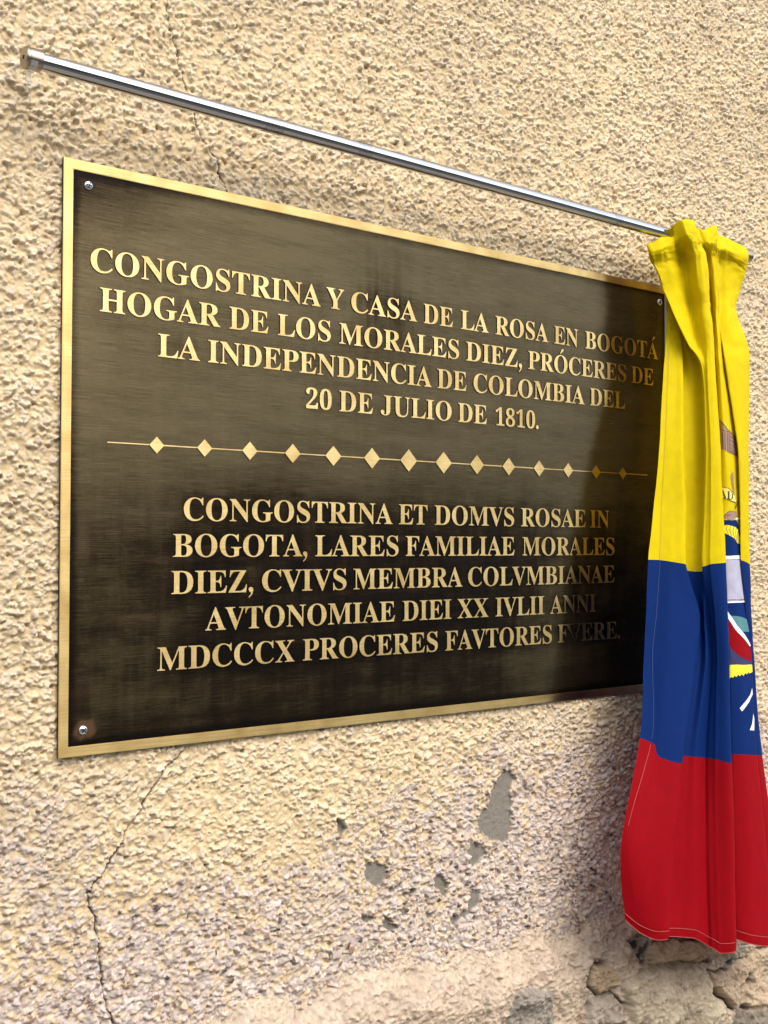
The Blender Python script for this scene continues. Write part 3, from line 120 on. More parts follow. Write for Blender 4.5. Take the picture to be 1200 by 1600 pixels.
def poly_sd(x, z, pts):
    """signed distance to a polygon, negative inside"""
    d = seg_dist(x, z, pts + [pts[0]])
    ins = np.zeros(x.shape, bool)
    n = len(pts)
    for i in range(n):
        ax, az = pts[i]; bx, bz = pts[(i + 1) % n]
        if az == bz: continue
        c = (az > z) != (bz > z)
        ins ^= c & (x < (bx - ax) * (z - az) / (bz - az) + ax)
    return np.where(ins, -d, d)

def axis(lo, hi, step, olo, ohi, mlo=None, mhi=None, cap=0.0035):
    """dense spacing between lo and hi (step may change linearly), still fine out to mlo and mhi, then growing to olo and ohi"""
    s0, s1 = step
    v = [lo]
    while v[-1] < hi:
        t = (v[-1] - lo) / (hi - lo)
        v.append(v[-1] + s0 + (s1 - s0) * t)
    s = s1
    while v[-1] < ohi:
        s = min(cap, s * 1.012) if mhi is not None and v[-1] < mhi else s * 1.22
        v.append(v[-1] + s)
    s = s0; w = [lo]
    while w[-1] > olo:
        s = min(cap, s * 1.012) if mlo is not None and w[-1] > mlo else s * 1.22
        w.append(w[-1] - s)
    return np.array(w[:0:-1] + v)

def grid_mesh(name, X, Y, Z, cols=None, uv=None):
    """X, Y, Z are (nz, nx) arrays; faces look towards -y when x grows right and z grows up"""
    nz, nx = X.shape
    me = bpy.data.meshes.new(name)
    n = nx * nz
    co = np.empty((n, 3), np.float32)
    co[:, 0] = X.ravel(); co[:, 1] = Y.ravel(); co[:, 2] = Z.ravel()
    idx = np.arange(n, dtype=np.int32).reshape(nz, nx)
    f = np.stack([idx[:-1, :-1], idx[:-1, 1:], idx[1:, 1:], idx[1:, :-1]], -1).reshape(-1, 4)
    me.vertices.add(n); me.vertices.foreach_set("co", co.ravel())
    me.loops.add(f.size); me.loops.foreach_set("vertex_index", f.ravel())
    me.polygons.add(len(f))
    me.polygons.foreach_set("loop_start", np.arange(0, f.size, 4, dtype=np.int32))
    me.polygons.foreach_set("loop_total", np.full(len(f), 4, np.int32))
    me.polygons.foreach_set("use_smooth", np.ones(len(f), bool))
    for cn, arr in (cols or {}).items():
        if arr.ndim == 3:
            a = me.attributes.new(cn, 'FLOAT_COLOR', 'POINT')
            c4 = np.ones((n, 4), np.float32); c4[:, :3] = arr.reshape(-1, 3)
            a.data.foreach_set("color", c4.ravel())
        else:
            a = me.attributes.new(cn, 'FLOAT', 'POINT')
            a.data.foreach_set("value", arr.ravel().astype(np.float32))
    if uv is not None:
        l = me.uv_layers.new(name="UVMap")
        u = np.stack([uv[0].ravel(), uv[1].ravel()], 1)[f.ravel()].astype(np.float32)
        l.data.foreach_set("uv", u.ravel())
    me.update(calc_edges=True)
    me.validate()
    return me

# ------------------------------------------------------------------ object helpers
def put(name, me, parent=None, mats=()):
    o = bpy.data.objects.new(name, me)
    COL.objects.link(o)
    for m in mats: me.materials.append(m)
    if parent is not None: o.parent = parent
    return o

def thing(name, label, cat, loc=(0, 0, 0), group=None):
    o = bpy.data.objects.new(name, None)
    COL.objects.link(o)
    o.empty_display_size = 0.1
    o.location = loc
    o["label"] = label; o["category"] = cat
    if group: o["group"] = group
    return o

def structure(o):
    o["kind"] = "structure"
    return o

def bm_box(bm, lo, hi, mi=0):
    r = bmesh.ops.create_cube(bm, size=1.0)
    c = [(a + b) / 2 for a, b in zip(lo, hi)]
    for v in r["verts"]:
        v.co = Vector((c[k] + v.co[k] * (hi[k] - lo[k]) for k in range(3)))
    for f in {f for v in r["verts"] for f in v.link_faces}: f.material_index = mi
    return r["verts"]

def bm_lathe(bm, prof, origin, ax, seg=32, mi=0, smooth=True):
    """revolve (t along axis, radius) pairs round ax from origin"""
    ax = Vector(ax).normalized()
    e1 = ax.orthogonal().normalized(); e2 = ax.cross(e1)
    rings = []
    for t, r in prof:
        c = Vector(origin) + ax * t
        if r <= 1e-7: rings.append([bm.verts.new(c)])
        else: rings.append([bm.verts.new(c + (e1 * math.cos(2 * math.pi * k / seg) + e2 * math.sin(2 * math.pi * k / seg)) * r) for k in range(seg)])
    for A, B in zip(rings[:-1], rings[1:]):
        for k in range(seg):
            a = [A[k % len(A)], A[(k + 1) % len(A)], B[(k + 1) % len(B)], B[k % len(B)]]
            a = list(dict.fromkeys(a))
            if len(a) > 2:
                f = bm.faces.new(a); f.smooth = smooth; f.material_index = mi

def from_bm(name, bm, parent=None, mats=(), loc=None):
    bmesh.ops.recalc_face_normals(bm, faces=bm.faces)
    me = bpy.data.meshes.new(name)
    bm.to_mesh(me); bm.free()
    me.set_sharp_from_angle(angle=math.radians(38))
    o = put(name, me, parent, mats)
    if loc: o.location = loc
    return o

# ------------------------------------------------------------------ material helpers
class NT:
    def __init__(s, name):
        s.m = bpy.data.materials.new(name); s.m.use_nodes = True
        s.t = s.m.node_tree; s.p = s.t.nodes["Principled BSDF"]
    def n(s, typ, **kw):
        nd = s.t.nodes.new(typ)
        for k, v in kw.items():
            if k.startswith("i_"): nd.inputs[k[2:].replace("_", " ")].default_value = v
            else: setattr(nd, k, v)
        return nd
    def l(s, a, b): s.t.links.new(a, b)
    def noise(s, scale, detail=3, rough=0.55, vec=None, sc=None):
        nd = s.n("ShaderNodeTexNoise"); nd.inputs["Scale"].default_value = scale
        nd.inputs["Detail"].default_value = detail; nd.inputs["Roughness"].default_value = rough
        if vec is None: vec = s.n("ShaderNodeTexCoord").outputs["Object"]
        if sc:
            mp = s.n("ShaderNodeMapping"); mp.inputs["Scale"].default_value = sc
            s.l(vec, mp.inputs[0]); vec = mp.outputs[0]
        s.l(vec, nd.inputs["Vector"])
        return nd
    def ramp(s, fac, stops):
        r = s.n("ShaderNodeValToRGB"); e = r.color_ramp.elements
        while len(e) < len(stops): e.new(0.5)
        for q, (p, c) in zip(e, stops):
            q.position = p; q.color = (*c, 1) if len(c) == 3 else c
        s.l(fac, r.inputs[0]); return r.outputs[0]
    def mix(s, fac, a, b, blend='MIX'):
        m = s.n("ShaderNodeMix", data_type='RGBA', blend_type=blend)
        for inp, v in ((m.inputs[0], fac), (m.inputs[6], a), (m.inputs[7], b)):
            if isinstance(v, (int, float)): inp.default_value = v
            elif isinstance(v, tuple): inp.default_value = (*v, 1)
            else: s.l(v, inp)
        return m.outputs[2]
    def math(s, op, a, b=0.0):
        m = s.n("ShaderNodeMath", operation=op)
        for inp, v in zip(m.inputs, (a, b)):
            if isinstance(v, (int, float)): inp.default_value = v
            else: s.l(v, inp)
        return m.outputs[0]
    def bump(s, h, strength, dist):
        b = s.n("ShaderNodeBump"); b.inputs["Strength"].default_value = strength; b.inputs["Distance"].default_value = dist
        s.l(h, b.inputs["Height"]); s.l(b.outputs[0], s.p.inputs["Normal"])
    def set(s, **kw):
        for k, v in kw.items():
            i = s.p.inputs[k.replace("_", " ")]
            if isinstance(v, (int, float)): i.default_value = v
            elif isinstance(v, tuple): i.default_value = (*v, 1) if len(v) == 3 else v
            else: s.l(v, i)

def flat(name, col, rough=0.6, metal=0.0, var=0.12, scale=60):
    t = NT(name)
    n = t.noise(scale, 4)
    a = tuple(c * (1 - var) for c in col); b = tuple(min(1, c * (1 + var)) for c in col)
    t.set(Base_Color=t.ramp(n.outputs[0], [(0.3, a), (0.7, b)]), Roughness=rough, Metallic=metal)
    return t.m

def plaster_mat(name, attr, bump_scale, bump_d, rough=0.92):
    t = NT(name)
    a = t.n("ShaderNodeAttribute", attribute_name=attr)
    n = t.noise(900, 3); n2 = t.noise(bump_scale, 5, 0.7)
    t.set(Base_Color=t.mix(1.0, a.outputs["Color"], t.ramp(n.outputs[0], [(0.3, (0.86, 0.86, 0.86)), (0.7, (1.0, 1.0, 1.0))]), 'MULTIPLY'),
          Roughness=rough, Specular_IOR_Level=0.25)
    t.bump(n2.outputs[0], 0.55, bump_d)
    return t.m

def brushed(name, base, rough, aniso, fine=0.18, uvname="UVMap"):
    """metal brushed along x: rough across the brush lines, sharp along them; uv u = height, v = x"""
    t = NT(name)
    tan = t.n("ShaderNodeTangent", direction_type='UV_MAP', uv_map=uvname)
    t.l(tan.outputs[0], t.p.inputs["Tangent"])
    gl = t.noise(1.0, 4, 0.6, sc=(14, 1, 900))
    bl = t.noise(26, 3, 0.5)
    a = tuple(c * (1 - fine) for c in base); b = tuple(min(1, c * (1 + fine)) for c in base)
    c = t.ramp(gl.outputs[0], [(0.3, a), (0.7, b)])
    c = t.mix(1.0, c, t.ramp(bl.outputs[0], [(0.3, (0.74, 0.68, 0.58)), (0.6, (1, 1, 1))]), 'MULTIPLY')
    t.set(Base_Color=c, Metallic=1.0, Anisotropic=aniso, Roughness=rough)
    t.bump(gl.outputs[0], 0.12, 0.0004)
    return t.m

def uv_xz(me):
    while me.uv_layers: me.uv_layers.remove(me.uv_layers[0])
    l = me.uv_layers.new(name="UVMap")
    n = len(me.loops)
    vi = np.empty(n, np.int32); me.loops.foreach_get("vertex_index", vi)
    co = np.empty(len(me.vertices) * 3, np.float32); me.vertices.foreach_get("co", co)
    co = co.reshape(-1, 3)[vi]
    l.data.foreach_set("uv", np.stack([co[:, 2], co[:, 0]], 1).ravel())

# ================================================================== the street
asphalt = flat("asphalt", (0.05, 0.05, 0.052), 0.9, 0, 0.25, 30)
paving = flat("paving", (0.20, 0.185, 0.165), 0.85, 0, 0.2, 14)
bm = bmesh.new(); bm_box(bm, (-150, -150, -0.3), (150, 150, -0.12))
structure(from_bm("ground", bm, None, [asphalt]))
for y0, y1 in ((-1.9, 0.0), (-9.0, -7.4)):
    bm = bmesh.new()
    bm_box(bm, (-60, y0, -0.125), (60, y1, 0.0))
    bmesh.ops.bevel(bm, geom=bm.edges[:], offset=0.012, segments=2, affect='EDGES')
    structure(from_bm("pavement", bm, None, [paving]))

# the house across the street, seen only as a reflection in the metal
oh = thing("facing_house", "plain two storey grey house across the street with shuttered windows", "house", (0, -9, 0))
oh_w = flat("facing_wall_paint", (0.24, 0.22, 0.19), 0.9, 0, 0.1, 3)
oh_d = flat("facing_dark", (0.05, 0.045, 0.04), 0.5)
oh_t = flat("roof_tile", (0.22, 0.10, 0.06), 0.8, 0, 0.3, 9)
bm = bmesh.new(); bm_box(bm, (-24, -7, 0), (2.2, 0, 5.6))
from_bm("wall", bm, oh, [oh_w])
bm = bmesh.new()
v = [bm.verts.new(p) for p in ((-24.5, 0.5, 5.55), (2.7, 0.5, 5.55), (2.7, -3.5, 7.2), (-24.5, -3.5, 7.2), (2.7, -7.5, 5.55), (-24.5, -7.5, 5.55))]
for q in ((0, 1, 2, 3), (3, 2, 4, 5), (0, 3, 5), (1, 4, 2), (0, 5, 4, 1)): bm.faces.new([v[i] for i in q])
from_bm("roof", bm, oh, [oh_t])
for k in range(7):
    for z0 in (0.9, 3.4):
        bm = bmesh.new()
        bm_box(bm, (-22.4 + 3.4 * k, -0.02, z0), (-21.2 + 3.4 * k, 0.05, z0 + 1.5))
        bmesh.ops.inset_region(bm, faces=[f for f in bm.faces if f.normal.y > 0.9], thickness=0.08, depth=-0.04)
        from_bm("window", bm, oh, [oh_d])

hx, hz = np.meshgrid(np.linspace(2.6, 34, 300), np.linspace(0, 2.7, 40))  # unseen hedge, added to give the chrome rod a dark band to reflect
hedge_m = flat("hedge_leaves", (0.035, 0.055, 0.022), 0.8, 0, 0.5, 14)
hd = put("added_hedge", grid_mesh("added_hedge", hx, -0.25 * fbm(hx / 0.5, hz / 0.5, 501, 4) + 0.9 * (hz / 2.7) ** 6, hz + 0.12 * fbm(hx / 0.3, hz / 0.4, 503, 3)), None, [hedge_m])
hd.location = (0, -8.6, 0); hd.rotation_euler = (0, 0, 0)
for v in hd.data.vertices: v.co.y = -v.co.y
hd["label"] = "tall dark green clipped hedge along the far pavement across the street"; hd["category"] = "hedge"

# ================================================================== the wall
house = thing("roughcast_wall", "cracked cream roughcast house wall, worn to grey patches above a rough limestone footing", "wall")
PL_W, PL_B, PL_T = 0.9513, 1.2922, 1.8922          # plaque right edge, bottom and top
xs = axis(-0.13, 1.28, (0.00098, 0.0014), -3.0, 4.5, -0.9, 2.2)
zs = axis(0.93, 2.44, (0.00102, 0.00118), 0.2, 4.2, None, 2.9)
X, Z = np.meshgrid(xs, zs); X = X.astype(np.float64); Z = Z.astype(np.float64)
wx = X + 0.0018 * fbm(X / 0.006, Z / 0.006, 3, 3) + 0.006 * fbm(X / 0.04, Z / 0.04, 7, 2)
wz = Z + 0.0018 * fbm(X / 0.006, Z / 0.006, 5, 3) + 0.006 * fbm(X / 0.04, Z / 0.04, 9, 2)
big = fbm(X / 0.05, Z / 0.05, 11, 3)
broad = fbm(X / 0.22, Z / 0.22, 12, 2)
d1, r1, ox1, oz1 = worley(wx / 0.0082, wz / 0.0072, 21)
d2, r2, ox2, oz2 = worley(wx / 0.0046, wz / 0.0041, 31)
d3, r3, ox3, oz3 = worley(wx / 0.0066 + 5.3, wz / 0.0058 + 2.1, 37)
jag = 0.20 * fbm(X / 0.0026, Z / 0.0024, 39, 2)
t1 = hsh((r1 * 9973).astype(np.int64), (r1 * 7919).astype(np.int64), 41) - 0.5
t2 = hsh((r2 * 9973).astype(np.int64), (r2 * 7919).astype(np.int64), 43) - 0.5
t3 = hsh((r3 * 9973).astype(np.int64), (r3 * 7919).astype(np.int64), 47) - 0.5
rid = 1 - np.abs(fbm(wx / 0.011, wz / 0.010, 51, 3))
# how far the paint has worn off the chips: mostly the lower part of the coat
wear = sstep(1.34, 0.98, Z + 0.12 * broad + 0.07 * big - 0.07 * sstep(0.2, 0.9, X))
# stone chips thrown at the wall: clusters of them, with smoother coat between
dens = 0.60 + 0.34 * fbm(X / 0.045, Z / 0.035, 61, 3) + 0.16 * wear + 0.10 * sstep(0.3, 1.0, X) + 0.10 * sstep(0.15, -0.1, X)
b1 = sstep(0.62, 0.34, d1 + jag) * sstep(0.06, -0.06, t1 + 0.5 - 0.80 * dens) * (0.30 + 0.70 * r1)
b2 = sstep(0.60, 0.34, d2 + jag) * sstep(0.06, -0.06, t2 + 0.5 - 1.00 * dens) * (0.25 + 0.75 * r2)
b3 = sstep(0.58, 0.36, d3 + jag) * sstep(0.06, -0.06, t3 + 0.5 - 0.62 * dens) * (0.40 + 0.60 * r3)
h = 0.0018 * big + 0.0012 * broad
h = h + 0.0024 * b1 + 0.0016 * b2 + 0.0022 * b3 + (0.5 + 0.8 * dens) * 0.0014 * (rid - 0.72)
h = h + 0.0042 * ((r1 - 0.5) * ox1 + 1.2 * (0.4 - r1) * oz1) * b1 + 0.0034 * ((r2 - 0.5) * ox2 - t2 * oz2) * b2 + 0.0044 * ((r3 - 0.5) * ox3 - 1.2 * t3 * oz3) * b3
h = h + 0.0006 * fbm(X / 0.0034, Z / 0.0030, 71, 2) + 0.0010 * (np.abs(fbm(X / 0.0075, Z / 0.0065, 73, 3)) - 0.25)
dp, rp, _, _ = worley(wx / 0.021, wz / 0.021, 81)
pit = np.clip(1 - dp / (0.10 + 0.06 * rp), 0, 1) * (rp > 0.35)
h = h - 0.005 * pit
h = h + 0.0016 * (fbm(X / 0.022, Z / 0.018, 87, 2)) * dens
# albedo of the coat
P = np.array
crest = np.clip(b1 + 0.8 * b2 + b3, 0, 1)
paint = P([0.560, 0.428, 0.250]) * (1 - crest[..., None]) + P([0.620, 0.510, 0.355]) * crest[..., None]      # chalked paler on the chips
paint = paint * (1 + 0.10 * broad + 0.08 * big + 0.06 * fbm(X / 0.004, Z / 0.004, 77, 2))[..., None]
pal = P([[0.66, 0.58, 0.50], [0.56, 0.48, 0.42], [0.68, 0.56, 0.43], [0.46, 0.38, 0.32], [0.62, 0.55, 0.51], [0.66, 0.52, 0.35], [0.28, 0.19, 0.14], [0.11, 0.09, 0.08]])
cum = P([0.26, 0.44, 0.62, 0.72, 0.84, 0.94, 0.985, 1.0])
chip = pal[np.minimum(np.searchsorted(cum, r2 * 0.9999), 7)]
chip1 = pal[np.minimum(np.searchsorted(cum, (r1 * 7.31) % 1 * 0.9999), 7)]
chip = np.where((b3 > 0.25)[..., None], chip1, chip) * ((0.70 + 0.15 * t1 + 0.26 * r2)[..., None] * P([1.0, 0.97, 0.985]))
bare = sstep(0.30, 0.62, wear * 0.70 + 0.42 * crest + 0.34 * fbm(X / 0.022, Z / 0.016, 91, 3) - 0.16)
bare = np.maximum(bare * np.clip(wear * 1.7, 0.0, 1), 0.5 * sstep(0.80, 0.95, b1 + 0.25 * fbm(X / 0.05, Z / 0.05, 93, 2)))
colr = paint * (1 - bare[..., None]) + chip * bare[..., None]
dust = sstep(0.2, 0.7, fbm(X / 0.11, Z / 0.09, 95, 3)) * 0.35
colr = colr * (1 - dust[..., None]) + P([0.44, 0.365, 0.285]) * dust[..., None]
# patches where the coat has come off down to grey cement
box = (X > 0.1) & (X < 0.95) & (Z > 0.93) & (Z < 1.3)
sd = np.full(X.shape, 1.0)
xb, zb = X[box] + 0.0048 * fbm(X[box] / 0.0065, Z[box] / 0.0065, 97, 3), Z[box] + 0.0048 * fbm(X[box] / 0.0065, Z[box] / 0.0065, 98, 3)
s_ = np.full(xb.shape, 1.0)
for p in PATCHES: s_ = np.minimum(s_, poly_sd(xb, zb, [tuple(q) for q in p]))
dk, rk, _, _ = worley(xb / 0.026, zb / 0.022, 121)                     # small flecks round the larger losses
near = np.exp(-((xb - 0.58) / 0.17) ** 2 - ((zb - 1.055) / 0.05) ** 2)
s_ = np.minimum(s_, dk * 0.024 - 0.0042 * np.clip(rk - 0.35, 0, 1) * 2.0 * near - 0.0004)
sd[box] = s_
m = sstep(0.0008, -0.0004, sd + 0.0022 * fbm(X / 0.0035, Z / 0.0035, 99, 2))
lip = sstep(0.005, 0.001, np.abs(sd - 0.002)) * (1 - m)
h = h + 0.0006 * lip * (0.5 + fbm(X / 0.005, Z / 0.005, 100, 2))
h = h * (1 - m) + m * (-0.0018 + 0.0006 * fbm(X / 0.004, Z / 0.004, 101, 3))
cem = P([0.195, 0.175, 0.145]) * (1 + 0.22 * fbm(X / 0.0025, Z / 0.0025, 103, 3))[..., None]
colr = colr * (1 - m[..., None]) + cem * m[..., None]
# cracks
for c in CRACKS:
    px = [q[0] for q in c]; pz = [q[1] for q in c]
    bx = (X > min(px) - 0.03) & (X < max(px) + 0.03) & (Z > min(pz) - 0.03) & (Z < max(pz) + 0.03)
    xb, zb = X[bx], Z[bx]
    xj = xb + 0.0022 * fbm(xb / 0.008, zb / 0.008, 111, 3); zj = zb + 0.0022 * fbm(xb / 0.008, zb / 0.008, 113, 3)
    d = seg_dist(xj, zj, [tuple(q) for q in c])
    wdt = 0.00095 + 0.0006 * vnoise(xb / 0.02, zb / 0.02, 115) * 2
    mm = sstep(1.0, 0.35, d / np.maximum(wdt, 0.0007))
    h[bx] = h[bx] - 0.003 * mm
    colr[bx] = colr[bx] * (1 - 0.95 * mm[:, None])
inside = (X > -0.002) & (X < PL_W + 0.002) & (Z > PL_B - 0.002) & (Z < PL_T + 0.002)
h = np.where(inside, np.minimum(h, 0.004), h)
wall_m = plaster_mat("roughcast_paint", "tint", 560, 0.0017)
h = np.where(inside, h, h * 1.15)
put("roughcast_coat", grid_mesh("roughcast_coat", X, 0.0085 - h, Z, {"tint": np.clip(colr, 0.01, 0.9)}), house, [wall_m])
bm = bmesh.new(); bm_box(bm, (-2.98, 0.05, 0.0), (4.48, 0.4, 4.15))
from_bm("masonry_core", bm, house, [oh_w])

# limestone footing under the coat
xs = axis(-0.12, 1.27, (0.0013, 0.0016), -3.0, 4.5, -0.9, 2.2)
zs = axis(0.70, 1.02, (0.0013, 0.0013), 0.0, 1.021, 0.4)
zs = zs[zs <= 1.021]
X, T = np.meshgrid(xs, zs)
ex = [e[0] for e in EDGE]; ez = [e[1] for e in EDGE]
top = np.interp(X[0], [-3] + ex + [4.5], [1.0] + ez + [0.985]) + 0.004 * fbm(X[0] / 0.02, X[0] * 0, 201, 3) + 0.003
Z = T * 1.0
Z = np.where(T > 0.9, 0.9 + (T - 0.9) / (T.max() - 0.9) * (top[None, :] - 0.9), T)
dep = top[None, :] - Z
big = fbm(X / 0.09, Z / 0.07, 203, 3); mid = fbm(X / 0.025, Z / 0.02, 205, 3); fin = fbm(X / 0.005, Z / 0.004, 207, 3)
out = 0.030 * sstep(0.0, 0.060, dep + 0.012 * big) - 0.009 * sstep(0.062, 0.105, dep + 0.022 * big) + 0.007 * big + 0.0046 * mid + 0.0030 * fin + 0.0022 * fbm(X / 0.0036, Z / 0.0032, 215, 2)
strat = fbm((X + 0.4 * Z) / 0.12, (Z - 0.12 * X) / 0.007, 209, 3)
out = out + 0.0010 * strat * sstep(0.01, 0.04, dep)
colr = P([0.475, 0.378, 0.280]) * (1 + 0.18 * mid + 0.24 * fin + 0.18 * fbm(X / 0.0026, Z / 0.0026, 217, 2) + 0.06 * strat)[..., None]
speck = sstep(0.45, 0.7, fbm(X / 0.0045, Z / 0.004, 219, 2)) * sstep(0.0, 0.5, fbm(X / 0.06, Z / 0.04, 218, 2)) * sstep(0.012, 0.03, dep)
colr = colr * (1 - 0.6 * speck[..., None]) + P([0.20, 0.11, 0.07]) * (0.6 * speck)[..., None]
out = out - 0.0022 * speck
dirt = sstep(0.25, 0.6, fbm(X / 0.018, Z / 0.012, 211, 3) + 0.25 * fbm(X / 0.12, Z / 0.08, 213, 2)) * sstep(0.015, 0.05, dep)
colr = colr * (1 - 0.55 * dirt[..., None]) + P([0.20, 0.12, 0.075]) * (0.55 * dirt)[..., None]
tints = [(0.45, 0.375, 0.265), (0.44, 0.325, 0.205), (0.45, 0.345, 0.235), (0.37, 0.32, 0.25), (0.45, 0.33, 0.21), (0.36, 0.30, 0.235), (0.21, 0.175, 0.135), (0.07, 0.065, 0.06), (0.27, 0.235, 0.195)]
lift = [0.013, 0.007, 0.009, 0.003, 0.010, 0.008, 0.004, -0.012, 0.004]
reg = (X > 0.5) & (X < 1.35) & (Z < 1.02) & (Z > 0.6)
xr, zr = X[reg], Z[reg]
xj = xr + 0.007 * fbm(xr / 0.022, zr / 0.022, 221, 3); zj = zr + 0.007 * fbm(xr / 0.022, zr / 0.022, 223, 3)
orr = out[reg]; cr = colr[reg]
facet = fbm(xr / 0.05, zr / 0.035, 231, 3); pores = sstep(0.35, 0.6, fbm(xr / 0.004, zr / 0.006, 233, 2))
for k, p in enumerate(STONES):
    s_ = poly_sd(xj, zj, [tuple(q) for q in p])
    mk = sstep(0.001, -0.009, s_)
    orr = orr + lift[k] * mk + 0.010 * facet * mk - 0.0025 * sstep(0.006, 0.0, np.abs(s_)) * (0.4 + 0.6 * sstep(-0.3, 0.4, facet))
    mc = sstep(0.002, -0.003, s_)[:, None]
    cc = P(tints[k]) * (0.94 + 0.16 * mid[reg] + 0.20 * fin[reg] - 0.30 * pores + 0.16 * facet)[:, None]
    if k == 7: cc = np.where((fbm(xr / 0.008, zr / 0.008, 241, 2) > -0.05)[:, None], P([0.07, 0.065, 0.06]), P([0.33, 0.28, 0.22]))
    cr = cr * (1 - mc) + cc * mc
    if k != 8:                                                       # open hairline joints along parts of the outline
        jn = sstep(0.0028, 0.0008, np.abs(s_)) * sstep(0.0, 0.35, fbm(xr / 0.05, zr / 0.05, 261 + k, 2))
        orr = orr - 0.006 * jn; cr = cr * (1 - 0.75 * jn[:, None])
out[reg] = orr; colr[reg] = cr
# open joints: a few ragged dark hollows
d, r, _, _ = worley((X + 0.02 * mid) / 0.10, (Z + 0.012 * mid) / 0.055, 251)
hol = sstep(0.17, 0.05, d) * (r > 0.8) * sstep(0.05, 0.08, dep)
out = out - 0.012 * hol
colr = colr * (1 - 0.72 * hol[..., None])
Y = 0.0075 - out
Y[-1, :] = 0.022
stone_m = plaster_mat("limestone", "tint", 380, 0.0026, 0.9)
put("limestone_footing", grid_mesh("limestone_footing", X, Y, Z, {"tint": np.clip(colr, 0.008, 0.9)}), house, [stone_m])

# ================================================================== the plaque
plaque = thing("memorial_plaque", "dark bronze memorial plaque with raised brass lettering, a row of diamonds and brass border", "plaque", (0, 0, 0))
brass = brushed("brushed_brass", (0.72, 0.515, 0.21), 0.28, 1.0)
brass_letter = brushed("letter_brass", (0.84, 0.605, 0.26), 0.28, 1.0)
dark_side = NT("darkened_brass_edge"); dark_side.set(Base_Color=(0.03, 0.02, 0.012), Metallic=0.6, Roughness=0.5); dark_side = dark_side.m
BW = 0.01035
GD = 0.0011                                                       # depth of the etched ground

def glyph_polys(ch):
    g = GLYPHS[ch]
    return g[0], [[tuple(map(float, q.split(","))) for q in s.split()] for s in g[1:]]

def word_polys(word, x0, x1, base, cap):
    """glyph outlines of a word fitted between x0 and x1 on its baseline"""
    sc = cap / 455.0
    polys = []; pen = 0.0
    for ch in word:
        acc = ch in "ÁÓ"
        c = {"Á": "A", "Ó": "O"}.get(ch, ch)
        if c == ".":
            polys.append([(pen + 62 + 52 * math.cos(a * math.pi / 8), 44 + 52 * math.sin(a * math.pi / 8)) for a in range(16)]); pen += 150; continue
        if c == ",":
            polys.append([(pen + x, y) for x, y in ((20, 60), (35, 95), (70, 106), (112, 90), (126, 40), (110, -25), (70, -82), (28, -115), (20, -100), (55, -65), (74, -28), (72, -4), (40, 10))]); pen += 165; continue
        adv, ps = glyph_polys(c)
        ky = 455 / 484.0 if c.isdigit() else 1.0
        for p in ps:
            if c == "J": p = [(x, (y + 65) * 455 / 520.0 - 4) for x, y in p]
            polys.append([(pen + x, y * ky) for x, y in p])
        if acc:
            m = pen + adv * 0.5 + 15
            polys.append([(m - 45, 500), (m + 10, 612), (m + 50, 632), (m + 88, 612), (m + 70, 580), (m - 20, 500)])
        pen += adv
    lo = min(x for p in polys for x, y in p); hi = max(x for p in polys for x, y in p)
    k = (x1 - x0) / (hi - lo)
    return [[(x0 + (x - lo) * k, base + y * sc) for x, y in p] for p in polys]

words = []
for base, cap, ws in TEXT:
    for w, a, b in ws: words.append((w, word_polys(w, a, b, base, 0.0243)))

# etched ground: dirt round the letters, blotches, streaks, and reflected tones painted in
nx, nz = 466, 291
gx = np.linspace(BW, PL_W - BW, nx); gz = np.linspace(PL_B + BW, PL_T - BW, nz)
GX, GZ = np.meshgrid(gx, gz)
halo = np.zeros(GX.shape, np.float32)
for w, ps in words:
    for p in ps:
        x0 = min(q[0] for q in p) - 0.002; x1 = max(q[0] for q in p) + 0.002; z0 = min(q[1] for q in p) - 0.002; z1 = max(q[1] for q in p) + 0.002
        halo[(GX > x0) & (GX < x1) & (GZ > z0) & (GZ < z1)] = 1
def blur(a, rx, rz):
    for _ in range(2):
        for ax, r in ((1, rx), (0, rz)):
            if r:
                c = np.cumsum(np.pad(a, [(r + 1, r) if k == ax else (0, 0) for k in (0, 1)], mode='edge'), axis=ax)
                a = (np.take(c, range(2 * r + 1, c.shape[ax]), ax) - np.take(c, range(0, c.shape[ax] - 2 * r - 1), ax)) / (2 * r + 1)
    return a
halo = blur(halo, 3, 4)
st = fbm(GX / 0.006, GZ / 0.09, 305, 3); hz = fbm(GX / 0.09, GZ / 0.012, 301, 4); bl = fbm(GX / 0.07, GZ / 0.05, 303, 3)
low = sstep(1.66, 1.47, GZ + 0.05 * bl)  # darker low zone, part patina and part reflection put into the colour
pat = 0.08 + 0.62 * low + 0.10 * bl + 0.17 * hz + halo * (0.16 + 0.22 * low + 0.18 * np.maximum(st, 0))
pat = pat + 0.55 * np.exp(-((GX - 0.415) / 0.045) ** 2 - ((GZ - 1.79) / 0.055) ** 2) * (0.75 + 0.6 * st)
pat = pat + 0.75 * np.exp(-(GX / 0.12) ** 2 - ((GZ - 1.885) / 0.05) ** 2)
pat = pat - 0.50 * np.exp(-((GX - 0.70 - 0.25 * (GZ - 1.35)) / 0.075) ** 2) * low  # pale specular band painted into the ground colour
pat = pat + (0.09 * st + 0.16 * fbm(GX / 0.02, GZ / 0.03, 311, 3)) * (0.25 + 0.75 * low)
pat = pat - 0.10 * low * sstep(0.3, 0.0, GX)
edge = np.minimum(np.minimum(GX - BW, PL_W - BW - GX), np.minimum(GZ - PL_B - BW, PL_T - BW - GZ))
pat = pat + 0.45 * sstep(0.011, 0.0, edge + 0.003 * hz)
cop = 0.55 * sstep(0.25, 0.85, fbm(GX / 0.09, GZ / 0.012, 307, 4))           # coppery blushes
